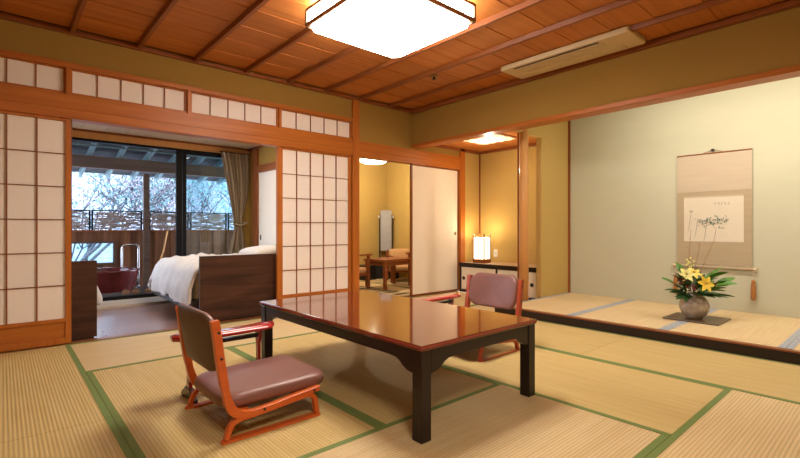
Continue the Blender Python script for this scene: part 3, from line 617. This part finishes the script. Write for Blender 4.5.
# ---- board, vase and flowers
tag(box('flower_board', 'tray', 4.50, 4.90, 1.07, 1.50, .0875, .0975, bevel=.003), 'flat dark brown lacquer board under the flower vase', 'board')
VX, VY, VZ = 4.69, 1.30, .0975
t = thing('vase', 'round mottled grey ceramic vase on the dark board', 'vase', (VX, VY, VZ))
bm = bmesh.new(); lathe(bm, [(.02, .004), (.06, 0), (.066, .006), (.095, .035), (.117, .085), (.119, .12), (.105, .165), (.078, .195), (.066, .206), (.070, .217), (.064, .217), (.058, .204), (.07, .19), (.05, .10)], 40); obj('body', bm, 'vase', t, smooth=True)
top = Vector((VX, VY, VZ + .20))
def leafmesh(L, w, curl=.25, n=7):
    bm = bmesh.new(); R_ = []
    for i in range(n + 1):
        u = i / n; ww = w * sin(pi * min(1, u * .93 + .05)) ** .8; z = -curl * L * u * u; x = L * u
        R_.append([bm.verts.new((x, -ww, z + ww * .25)), bm.verts.new((x, 0, z)), bm.verts.new((x, ww, z + ww * .25))])
    for A, B in zip(R_, R_[1:]): bm.faces.new((A[0], A[1], B[1], B[0])); bm.faces.new((A[1], A[2], B[2], B[1]))
    return bm
def aim(o, d, roll=0):
    d = Vector(d).normalized(); q_ = d.to_track_quat('X', 'Z'); o.rotation_mode = 'QUATERNION'; from mathutils import Quaternion
    o.rotation_quaternion = q_ @ Quaternion((1, 0, 0), roll)
RI = Vector((.750, -.661, 0)); FW = Vector((.661, .750, 0)); UP = Vector((0, 0, 1))
def D(r_, u_, f_=0): return RI * r_ + UP * u_ + FW * f_            # right / up / away, as a plain direction in the room
def sprig(name, label, d, L, leaves, m, lw, ll, curl=.2, grp='leafy stems in the vase'):
    t = thing(name, label, 'stem', tuple(top), 0, grp); d = Vector(d).normalized(); side = d.cross(UP).normalized()
    pts = smooth([(0, 0, -.12), tuple(d * L * .4 + UP * .02), tuple(d * L)], 4); bm = bmesh.new(); tube(bm, pts, .003, 5, .0015); obj('stem', bm, 'leafd', t)
    me = None
    for k in range(leaves):
        u = .35 + .65 * k / max(1, leaves - 1); p = d * L * u; s = 1 if k % 2 else -1
        dr = (d * 1.0 + side * s * rr.uniform(.3, .8) + UP * rr.uniform(-.1, .35)) if k < leaves - 1 else d
        if me is None: o = obj('leaf', leafmesh(ll, lw, curl), m, t, tuple(p), smooth=True); me = o.data
        else: o = link('leaf', me, t, tuple(p))
        aim(o, dr, rr.uniform(-.9, .9)); o.scale = (rr.uniform(.8, 1.15),) * 3
for k, (d, L, n_, m, lw, ll, lb) in enumerate((
    (D(1, .55, -.1), .20, 6, 'leafg', .020, .15, 'broad bright leaves reaching right from the vase'),
    (D(1, .30, .3), .20, 5, 'leafg', .018, .16, 'long bright leaves low on the right of the vase'),
    (D(.9, .08, -.3), .16, 5, 'leafd', .010, .13, 'narrow dark leaves drooping right over the vase rim'),
    (D(-1, .28, -.2), .17, 5, 'leafd', .016, .13, 'dark glossy leaves reaching left from the vase'),
    (D(-1, .62, .1), .22, 4, 'leafg', .013, .10, 'thin green leaves at the upper left of the bouquet'),
    (D(-.45, 1.1, .2), .24, 6, 'leafg', .018, .09, 'upright bright leaves left of the yellow flowers'),
    (D(.3, .35, -1), .09, 7, 'leafd', .009, .10, 'dark needle leaves at the front of the vase mouth'),
    (D(-.4, .3, -1), .09, 7, 'leafd', .010, .10, 'dark leaves at the front left of the vase mouth'),
    (D(.4, .9, .5), .20, 6, 'leafd', .013, .09, 'dark leaves in the middle behind the lilies'),
    (D(.8, .75, .2), .24, 6, 'leafg', .021, .14, 'tall broad leaves behind the large lily on the right'),
    (D(-.8, .05, -.5), .12, 7, 'leafd', .014, .12, 'dark leaves hanging over the left of the vase rim'),
    (D(.5, .15, -.8), .11, 7, 'leafd', .013, .11, 'dark leaves hanging over the right front of the vase rim'),
    (D(.1, .7, -.3), .15, 7, 'leafg', .013, .08, 'small bright leaves between the lilies'),
    (D(-.7, .8, -.2), .20, 6, 'leafd', .017, .10, 'dark leaves behind the pale lily at the left'))):
    sprig('leafy_stem', lb, d, L, n_ + 3, m, lw * 1.35, ll * 1.15)
def lily(label, p, d, m, s, grp):
    t = thing('lily', label, 'flower', tuple(top + p), 0, grp); me = None; d = Vector(d).normalized(); a = d.orthogonal().normalized(); b = d.cross(a)
    for k in range(6):
        an = k * pi / 3; dr = d * .55 + (a * cos(an) + b * sin(an))
        if me is None: o = obj('petal', leafmesh(.075 * s, .020 * s, .35), m, t, smooth=True); me = o.data
        else: o = link('petal', me, t)
        dn = Vector(dr).normalized(); x = dn; z = (d - dn * d.dot(dn)).normalized(); y_ = z.cross(x); o.rotation_mode = 'QUATERNION'; o.rotation_quaternion = Matrix((x, y_, z)).transposed().to_quaternion()
    bm = bmesh.new()
    for k in range(5): q_ = k * 1.256; tube(bm, [(0, 0, 0), tuple(d * .045 * s + (a * cos(q_) + b * sin(q_)) * .012)], .0016, 4)
    obj('stamen', bm, 'tassel', t); bm = bmesh.new(); tube(bm, [(0, 0, 0), tuple(-p * .5 - d * .02), tuple(-p - UP * .1)], .003, 5); obj('stem', bm, 'leafg', t)
lily('large yellow lily facing forward at the right of the bouquet', D(.035, .115, -.09), D(.15, .35, -1), 'lily', 1.05, 'lilies in the vase')
lily('yellow lily at the centre top of the bouquet', D(-.03, .20, -.04), D(-.2, .8, -.7), 'lily', .85, 'lilies in the vase')
lily('pale yellow lily at the left of the bouquet', D(-.10, .19, -.05), D(-.5, .5, -.8), 'paley', .95, 'lilies in the vase')
for k, (r_, u_) in enumerate(((-.045, .33), (-.02, .30))):
    t = thing('blossom_spray', ('taller' if k == 0 else 'shorter') + ' spray of tiny pale yellow buds above the bouquet', 'flower', tuple(top)); bm = bmesh.new(); tube(bm, smooth([(0, 0, -.1), tuple(D(r_ * .5, u_ * .5)), tuple(D(r_, u_))], 4), .0018, 4); obj('stem', bm, 'leafg', t)
    for j in range(7):
        bm = bmesh.new(); bmesh.ops.create_icosphere(bm, subdivisions=1, radius=.010); obj('bud', bm, 'paley', t, tuple(D(r_ + rr.uniform(-.022, .022), u_ - j * .017 + .01, rr.uniform(-.02, .02))), smooth=True)
for k, (r_, u_, f_, lb) in enumerate(((-.15, .15, -.05, 'left of the lilies'), (.11, .09, -.06, 'right of the large lily'), (-.08, .08, -.1, 'under the pale lily'))):
    t = thing('berry_sprig', 'cluster of dark red berries ' + lb, 'berries', tuple(top)); bm = bmesh.new(); tube(bm, [(0, 0, -.08), tuple(D(r_ * .6, u_ * .5, f_)), tuple(D(r_, u_, f_))], .002, 4); obj('stem', bm, 'leafd', t)
    for j in range(11):
        bm = bmesh.new(); bmesh.ops.create_icosphere(bm, subdivisions=1, radius=.0095); obj('berry', bm, 'berry', t, tuple(D(r_ + rr.uniform(-.04, .04), u_ + rr.uniform(-.03, .03), f_ + rr.uniform(-.03, .03))), smooth=True)
for lb, ps in (('thin bare twig rising straight up left of the scroll painting', [(0, 0), (-.05, .25), (-.035, .5), (-.03, .58)]), ('thin bare twig leaning right across the scroll', [(0, 0), (.06, .22), (.17, .48), (.20, .62)]), ('thin bare twig between the two longer ones', [(0, 0), (.0, .2), (.045, .42), (.05, .47)])):
    t = thing('bare_twig', lb, 'twig', tuple(top)); P = smooth([tuple(D(a_, b_)) for a_, b_ in ps], 5); bm = bmesh.new(); tube(bm, [(0, 0, -.1)] + [tuple(p) for p in P], .0024, 5, .0009)
    for k in range(6, len(P), 2): tube(bm, [tuple(P[k]), tuple(P[k] + D(rr.uniform(-.03, .03), .03))], .0009, 4)
    obj('stem', bm, 'tabw', t)
# ================================================================ BEDROOM THINGS
def partition(x0, x1, label):
    t = thing('low_partition', label, 'partition', ((x0 + x1) / 2, 4.475, 0), 0, 'walnut partitions before the beds'); h = (x1 - x0) / 2
    box('panel', 'waln', -h, h, -.018, .018, .012, .64, t, bevel=.002); bm = bmesh.new(); bx(bm, -h + .02, h - .02, -.012, .012, 0, .012); obj('plinth', bm, 'iron', t)
partition(1.405, 2.19, 'dark walnut low partition right of the bedroom opening, in front of the bed')
partition(-.30, .588, 'dark walnut low partition at the left of the bedroom opening')
t = thing('bed', 'wide bed with rumpled white duvet behind the right walnut partition', 'bed', (1.39, 4.58, 0))
BW = 1.45; BL = 1.34
box('bed_base', 'dgrey', -.02, BL, .02, BW, .11, .205, t, bevel=.01)
for x in (.35, 1.2):
    for y in (.3, 1.15): box('bed_foot', 'blkm', x - .04, x + .04, y - .04, y + .04, 0, .11, t)
bm = bmesh.new(); slab(bm, [(x + BL / 2, y + BW / 2) for x, y in rrect(BL - .03, BW - .06, .06)], [(1, .205), (1, .46)]); obj('mattress', bm, 'beige', t, bevel=.02)
bm = bmesh.new(); nx, ny = 56, 64; g = []
from mathutils import noise
for i in range(nx + 1):
    row = []
    for j in range(ny + 1):
        u = -.36 + (1.52) * i / nx; v = -.0 + (BW + .22) * j / ny             # cloth coordinates, drape over the edges
        ov = max(0, -u); oy0 = max(0, -v) ; oy1 = max(0, v - BW)
        x = max(u, 0) - .05 * min(1, ov * 6) - .02 * ov; y = min(max(v, 0), BW) - .045 * min(1, oy0 * 6) + .045 * min(1, oy1 * 6)
        dn = max(ov, oy0, oy1)
        ex = min(max(u, 0), max(0, v), max(0, BW - v)); rn = .035 * math.exp(-ex / .05) if dn == 0 else .035
        z = .555 - .06 * math.exp(-ex / .12) * 0 - .05 * math.exp(-max(u, 0) / .12) - rn - max(0, dn - .0) * .97
        f = noise.noise(Vector((u * 3.2, v * 3.2, 1))) * .035 + abs(noise.noise(Vector((u * 7, v * 5, 4)))) * .05 + noise.noise(Vector((u * 15, v * 13, 2))) * .014
        z += f + .03 * math.exp(-((u - .15) ** 2) / .02)
        if dn > 0: w_ = noise.noise(Vector((v * 6 if ov >= dn - 1e-6 else u * 6, 3, dn * 1.5))) * .05 * min(1, dn * 5); x -= w_ if ov else 0; y += (w_ * .6 if oy0 or oy1 else 0)
        y = max(y, -.042)
        row.append(bm.verts.new((x, y, max(z, .2))))
    g.append(row)
for i in range(nx):
    for j in range(ny): bm.faces.new((g[i][j], g[i + 1][j], g[i + 1][j + 1], g[i][j + 1]))
o = obj('duvet', bm, 'linen', t, smooth=True); s = o.modifiers.new('t', 'SOLIDIFY'); s.thickness = .03
def pillow(name, label, loc, rot, w, d, h, m):
    bm = bmesh.new(); n = 14; G = {}
    for sgn in (1, -1):
        for i in range(n + 1):
            for j in range(n + 1):
                u, v = i / n * 2 - 1, j / n * 2 - 1; e = (1 - u ** 4) * (1 - v ** 4)
                if e <= 1e-9 and sgn < 0: G[(sgn, i, j)] = G[(1, i, j)]; continue
                z = sgn * h / 2 * e ** .45 * (1 + .12 * noise.noise(Vector((u * 2, v * 2, sgn)))); pin = 1 - .06 * (abs(u) ** 2 * (1 - abs(v)) + abs(v) ** 2 * (1 - abs(u)))
                G[(sgn, i, j)] = bm.verts.new((u * w / 2 * pin, v * d / 2 * pin, z))
        for i in range(n):
            for j in range(n): bm.faces.new([G[(sgn, a_, b_)] for a_, b_ in ((i, j), (i + 1, j), (i + 1, j + 1), (i, j + 1))])
    return tag(obj(name, bm, m, None, loc, rot, smooth=True), label, 'pillow')
pillow('pillow', 'white pillow standing on the bed above the right partition', (2.50, 5.50, .625), (0, radians(-8), 0), .42, .62, .11, 'linen')
pillow('floor_cushion', 'cream cushion leaning behind the left walnut partition', (.775, 6.2, .165), (radians(0), radians(70), 0), .26, .40, .13, 'linen')
# curtain
t = thing('curtain', 'brown woven curtain tied back at the right of the window', 'curtain', (2.5, 6.40, 0))
bm = bmesh.new(); nz = 40; nn = 90; rows = []
for i in range(nz + 1):
    z = .05 + 1.93 * i / nz; k = math.exp(-((z - .98) / .33) ** 2); lo_ = .16 * (z < .98) * (1 - k)
    xl = (-.20 + .19 * (1.98 - z)) if z > .98 else (-.01 - .10 * (1 - k)); xr = .20 - .09 * k - .03 * (z < .98) * (1 - k); am = .030 - .012 * k
    rows.append([bm.verts.new((xl + (xr - xl) * j / nn + .004 * sin(j * .7 + z * 3), am * sin(j / nn * 2 * pi * 7.5) + .01 * sin(z * 4 + j * .2), z)) for j in range(nn + 1)])
for A, B in zip(rows, rows[1:]):
    for j in range(nn): bm.faces.new((A[j], A[j + 1], B[j + 1], B[j]))
obj('curtain_cloth', bm, 'curt', t, smooth=True)
bm = bmesh.new(); ring = smooth([(-.02, -.04, .97), (.05, -.05, .955), (.12, -.04, .97), (.17, 0, 1.0), (.12, .04, .98), (.04, .045, .965), (-.02, .03, .965), (-.02, -.04, .97)], 3); tube(bm, ring, .011, 6, caps=False); obj('tie_back', bm, 'curt', t)
bm = bmesh.new(); tube(bm, [(-.22, 0, 1.985), (.22, 0, 1.985)], .008, 8); obj('curtain_rail', bm, 'iron', t)
struct(box('trim_35', 'deck', -1.5, XW, 6.57, 6.98, .0, .058, bevel=.004))
# sandals on the threshold
for k, (x, y) in enumerate(((1.215, 6.80), (1.325, 6.80), (1.475, 6.80))):
    t = thing('sandal', ('leftmost', 'middle', 'rightmost')[k] + ' of the three tan straw sandals before the red tub', 'sandal', (x, y, .06), radians(78), 'tan sandals outside the window')
    bm = bmesh.new(); slab(bm, rrect(.25, .085, .04, 6), [(1, 0), (1, .018)]); obj('sole', bm, 'sandal', t)
    bm = bmesh.new(); A = []
    for i in range(7):
        xx = -.10 + i * .018; A.append([(xx, .044 * cos(q_), .018 + (.045 - .003 * i) * sin(q_)) for q_ in [pi * j / 8 for j in range(9)]])
    V = [[bm.verts.new(p) for p in a_] for a_ in A]
    for P, Q in zip(V, V[1:]):
        for j in range(8): bm.faces.new((P[j], P[j + 1], Q[j + 1], Q[j]))
    o = obj('upper_strap', bm, 'sandal', t, smooth=True); s = o.modifiers.new('t', 'SOLIDIFY'); s.thickness = .008
# ================================================================ VERANDA AND GARDEN
df = root('floor.004', 'weathered veranda deck outside the bedroom window'); me = None
for k in range(14):
    y = 6.63 + k * .125
    if me is None: bm = bmesh.new(); bx(bm, -3.2, 3.2, -.059, .059, -.03, 0); me = obj('deck_board', bm, 'deck', df, (1.2, y, .0)).data
    else: link('deck_board', me, df, (1.2, y, .0))
# tub
t = thing('bath_tub', 'round dark red lacquered wooden bath tub on the veranda', 'tub', (1.09, 7.42, 0))
bm = bmesh.new(); lathe(bm, [(.06, .03), (.30, 0), (.32, .01), (.365, .19), (.395, .325), (.375, .325), (.35, .2), (.30, .06), (.05, .06)], 40); obj('tub_body', bm, 'tub', t, smooth=False)
bm = bmesh.new()
prof = [(.370, .315), (.370, .330), (.388, .336), (.405, .330), (.402, .315)]; lathe(bm, prof, 40, False); obj('tub_rim', bm, 'tub', t, smooth=True)
t = thing('handrail', 'chrome inverted U handrail standing beside the tub', 'handrail', (1.47, 7.92, 0)); bm = bmesh.new()
tube(bm, smooth([(-.11, 0, 0), (-.11, 0, .58), (-.105, 0, .63), (-.08, 0, .655), (0, 0, .66), (.08, 0, .655), (.105, 0, .63), (.11, 0, .58), (.11, 0, 0)], 4), .017, 10); obj('rail', bm, 'steel', t, smooth=True)
for s in (-1, 1): bm = bmesh.new(); lathe(bm, [(.035, 0), (.035, .008), (.02, .012)], 16); obj('floor_flange', bm, 'steel', t, (s * .11, 0, 0))
t = tag(obj('hose', (lambda bm: (tube(bm, smooth([(1.99, 7.9, .87), (1.95, 7.88, .7), (1.92, 7.86, .55), (1.87, 7.84, .40), (1.80, 7.72, .16), (1.70, 7.6, .015)], 5), .014, 6), bm)[1])(bmesh.new()), 'pillar'), 'thin pale hose hanging on the plank fence above the bed', 'hose')
# plank fence with its low opening
YFN = 8.08
t = thing('plank_fence', 'brown vertical plank fence with a low glazed opening behind the tub', 'fence', (0, YFN, 0)); w = .115; me = {}
k = 0; x = -1.6
while x < 4.2:
    cut = x + w > .2 and x < 1.27
    segs = ((0, .375), (.70, .86)) if cut else ((0, .86),)
    for z0, z1 in segs:
        key = (z0, z1)
        if key not in me: bm = bmesh.new(); bx(bm, -w / 2 - .002, w / 2 + .002, -.010, .010, z0, z1); me[key] = obj('plank', bm, 'fence', t, (x + w / 2, 0, 0), bevel=.002).data
        else: link('plank', me[key], t, (x + w / 2, .012 * (k % 2), 0), bevel=.002)
    k += 1; x += w
box('top_rail', 'tabw', -1.6, 4.2, -.03, .03, .86, .885, t); box('back_rail', 'fence', -1.6, 4.2, .014, .05, .1, .16, t)
bm = bmesh.new(); bx(bm, .18, 1.31, -.03, .03, .36, .392); bx(bm, .18, 1.31, -.03, .03, .685, .715); bx(bm, 1.27, 1.31, -.03, .03, .392, .685); bx(bm, .18, .21, -.03, .03, .392, .685); wf = obj('opening_frame', bm, 'vbeam', t, bevel=.002)
box('opening_pane', 'glass', .21, 1.27, -.002, .002, .392, .685, wf)
# brushwood screens
def brush(x0, x1, label):
    t = thing('brushwood_screen', label, 'screen', ((x0 + x1) / 2, YFN, .885), 0, 'brushwood screens on the plank fence'); h = (x1 - x0) / 2
    bm = bmesh.new(); bx(bm, -h, -h + .022, -.02, .02, 0, .30); bx(bm, h - .022, h, -.02, .02, 0, .30); bx(bm, -h, h, -.02, .02, .282, .30); obj('frame', bm, 'blkm', t)
    bm = bmesh.new(); r_ = random.Random(int(x0 * 100))
    for k in range(int(h * 480)):
        x = r_.uniform(-h + .03, h - .03); z = r_.uniform(.01, .27); L_ = min(r_.uniform(.08, .3), 2 * (h - abs(x))); dz = r_.uniform(-.02, .02); y_ = r_.uniform(-.016, .016)
        tube(bm, [(x - L_ / 2, y_, z - dz), (x, y_ + r_.uniform(-.006, .006), z + r_.uniform(-.006, .006)), (x + L_ / 2, y_, min(.28, max(.005, z + dz)))], r_.uniform(.003, .008), 4)
    o = obj('twigs', bm, 'twig', t); o['kind'] = 'stuff'
for k, (a_, b_) in enumerate(((-.55, .38), (.40, .985), (.995, 1.665), (1.76, 2.36), (2.38, 3.0), (3.02, 3.9))):
    brush(a_, b_, ('brushwood screen hidden mostly by the left paper screen', 'short brushwood screen at the left edge of the opening', 'brushwood screen left of the veranda post', 'brushwood screen right of the veranda post', 'brushwood screen seen through the glass leaf', 'brushwood screen behind the curtain')[k])
tag(box('veranda_post', 'vbeam', 1.668, 1.752, YFN - .1, YFN - .035, 0, 1.77, bevel=.004), 'square brown wooden post holding the veranda beam', 'post')
t = thing('veranda_roof', 'veranda eaves with pale blue rafters and dark boards', 'roof', (0, 0, 0))
box('beam', 'vbeam', -2, 4.5, YFN - .13, YFN - .02, 1.80, 1.975, t, bevel=.004); me = None
ang = math.atan2(-.19, 1)
for k in range(-7, 9):
    x = .97 + .375 * k; loc = (x, 7.8, 2.065)
    if me is None: bm = bmesh.new(); bx(bm, -.023, .023, -1.2, 1.38, -.045, .045); me = obj('rafter', bm, 'raft', t, loc, (ang, 0, 0)).data
    else: link('rafter', me, t, loc, (ang, 0, 0))
me = None
for k in range(13):
    y_ = -1.1 + k * .2; loc = (1.2, 7.8 + y_ * cos(ang), 2.065 + y_ * sin(ang) + .055)
    if me is None: bm = bmesh.new(); bx(bm, -3.3, 3.3, -.095, .095, -.007, .007); me = obj('roof_board', bm, 'roofb', t, loc, (ang, 0, 0)).data
    else: link('roof_board', me, t, loc, (ang, 0, 0))
for yy in (7.15, 7.55): box('purlin', 'raft', -2, 4.5, yy - .02, yy + .02, 2.135 - (yy - 7.55) * .19 - .08, 2.165 - (yy - 7.55) * .19 - .08, t)
box('eave_edge', 'raft', -2, 4.5, 9.12, 9.15, 1.845, 1.90, t)
# garden
bm = bmesh.new(); n = 30; G = [[bm.verts.new((-14 + 38 * i / n, 16 + 16 * j / n, -1.5 + j / n * 7 + 1.2 * noise.noise(Vector((i * .25, j * .3, 0))))) for j in range(n + 1)] for i in range(n + 1)]
for i in range(n):
    for j in range(n): bm.faces.new((G[i][j], G[i + 1][j], G[i + 1][j + 1], G[i][j + 1]))
o = obj('hillside', bm, 'hill', smooth=True); struct(o, 'pale hazy hillside beyond the garden')
struct(box('ground', 'hill', -14, 24, 8.9, 17, -1.6, -1.5))
def tree(label, x, y, h, seed, m, leaves):
    R_ = random.Random(seed); t = thing('garden_tree', label, 'tree', (x, y, -1.5), 0, 'trees beyond the brushwood screens'); bm = bmesh.new(); tips = []
    def grow(p, d, L, r, lev):
        pts = [p]; q = p.copy()
        for k in range(3): d = (d + Vector((R_.uniform(-.25, .25), R_.uniform(-.25, .25), R_.uniform(-.05, .15)))).normalized(); q = q + d * L / 3; pts.append(q.copy())
        tube(bm, pts, r, 4, r * .6, False)
        if lev == 0: tips.extend(pts[1:]); return
        for k in range(3 if lev > 1 else 4):
            dd = (d + Vector((R_.uniform(-1, 1), R_.uniform(-1, 1), R_.uniform(-.3, .7))) * .8).normalized(); grow(pts[R_.choice((2, 3))], dd, L * R_.uniform(.6, .8), r * .55, lev - 1)
    grow(Vector((0, 0, 0)), Vector((R_.uniform(-.2, .2), 0, 1)), h * .38, .07, 4)
    obj('trunk_and_branches', bm, 'bark', t)
    bm = bmesh.new()
    for tp in tips:
        for k in range(leaves):
            c_ = tp + Vector((R_.gauss(0, .16), R_.gauss(0, .16), R_.gauss(0, .16))); s = R_.uniform(.012, .03); a_ = Vector((R_.gauss(0, 1), R_.gauss(0, 1), R_.gauss(0, 1))).normalized(); b_ = a_.orthogonal() * s; a_ = a_ * s
            bm.faces.new([bm.verts.new(c_ + v) for v in (a_, b_, -a_, -b_)])
    o = obj('foliage', bm, m, t); o['kind'] = 'stuff'
for a_ in (('bare lilac tree left of the veranda post', 1.2, 12.0, 4.6, 1, 'leafp', 5), ('teal leafed tree at the left edge of the window', .4, 11.0, 4.2, 2, 'leafb', 6), ('leaning bare tree behind the veranda post', 2.3, 12.5, 4.8, 3, 'leafp', 6),
           ('dense teal tree behind the right glass leaf', 3.9, 11.5, 4.6, 4, 'leafb', 12), ('teal tree beside the curtain', 4.9, 12.5, 5.0, 5, 'leafb', 12), ('pale tree between post and glass leaf', 3.1, 13.5, 4.8, 6, 'leafp', 7), ('pale tree far left behind the left paper screen', -.6, 12.5, 4.8, 9, 'leafb', 5)):
    tree(*a_)
# ================================================================ NEXT ROOM THINGS
t = thing('side_table', 'small brown wooden table in the next room', 'table', (4.54, 5.36, .01), radians(4))
box('tabletop', 'tabw', -.36, .30, -.24, .24, .40, .435, t, bevel=.004)
bm = bmesh.new(); bx(bm, -.30, .24, -.20, -.18, .34, .40); bx(bm, -.30, .24, .18, .20, .34, .40); bx(bm, -.30, -.28, -.2, .2, .34, .40); bx(bm, .22, .24, -.2, .2, .34, .40); obj('apron', bm, 'tabw', t)
for x in (-.32, .26):
    for y in (-.20, .20): box('leg', 'tabw', x - .022, x + .022, y - .022, y + .022, 0, .40, t, bevel=.003)
def armchair(label, loc, rz):
    t = thing('armchair', label, 'chair', loc, rz, 'wooden armchairs in the next room')
    for x in (-.24, .24):
        for y in (-.25, .25): box('leg', 'tabw', x - .02, x + .02, y - .02, y + .02, 0, .50 if x > 0 else .62, t, bevel=.003)
    for y in (-.25, .25): box('armrest', 'tabw', -.26, .30, y - .03, y + .03, .50, .525, t, bevel=.004)
    bm = bmesh.new(); bx(bm, -.24, .24, -.25, .25, .20, .235); obj('seat_frame', bm, 'tabw', t)
    bm = bmesh.new(); slab(bm, rrect(.46, .45, .05), [(.96, .235), (1, .25), (1, .30), (.95, .32), (.5, .33)]); obj('seat_cushion', bm, 'uph', t, (.02, 0, 0), smooth=True)
    bm = bmesh.new(); slab(bm, rrect(.30, .44, .05), [(.96, -.03), (1, -.02), (1, .02), (.96, .035), (.5, .04)]); obj('back_cushion', bm, 'uph', t, (-.22, 0, .49), (0, radians(82), 0), smooth=True)
    return t
armchair('wooden armchair with apricot cushions behind the small table', (5.16, 5.80, 0), radians(-120)).scale = (.88, .88, .86)
armchair('wooden armchair partly hidden by the post, left of the small table', (3.86, 5.62, 0), radians(10))
armchair('wooden armchair right of the small table, mostly behind the white panel', (5.13, 5.06, 0), radians(180))
t = thing('dressing_mirror', 'tall mirror covered with blue-grey cloth in the corner of the next room', 'mirror', (5.28, 6.38, 0), radians(-35))
box('stand_box', 'iron', -.22, .22, -.13, .13, 0, .28, t, bevel=.004)
bm = bmesh.new(); bx(bm, -.125, -.105, -.02, .0, .28, 1.16); bx(bm, .105, .125, -.02, .0, .28, 1.16); obj('side_post', bm, 'iron', t)
box('cloth_cover', 'greyc', -.10, .10, -.045, -.005, .50, 1.24, t, bevel=.006)
for s in (-1, 1): box('pivot_knob', 'white', s * .13 - .012, s * .13 + .012, -.035, -.005, 1.10, 1.15, t, bevel=.004)
tag(box('black_box', 'iron', 4.72, 5.0, 6.3, 6.52, 0, .26, bevel=.01), 'black box on the floor against the olive wall of the next room', 'box')
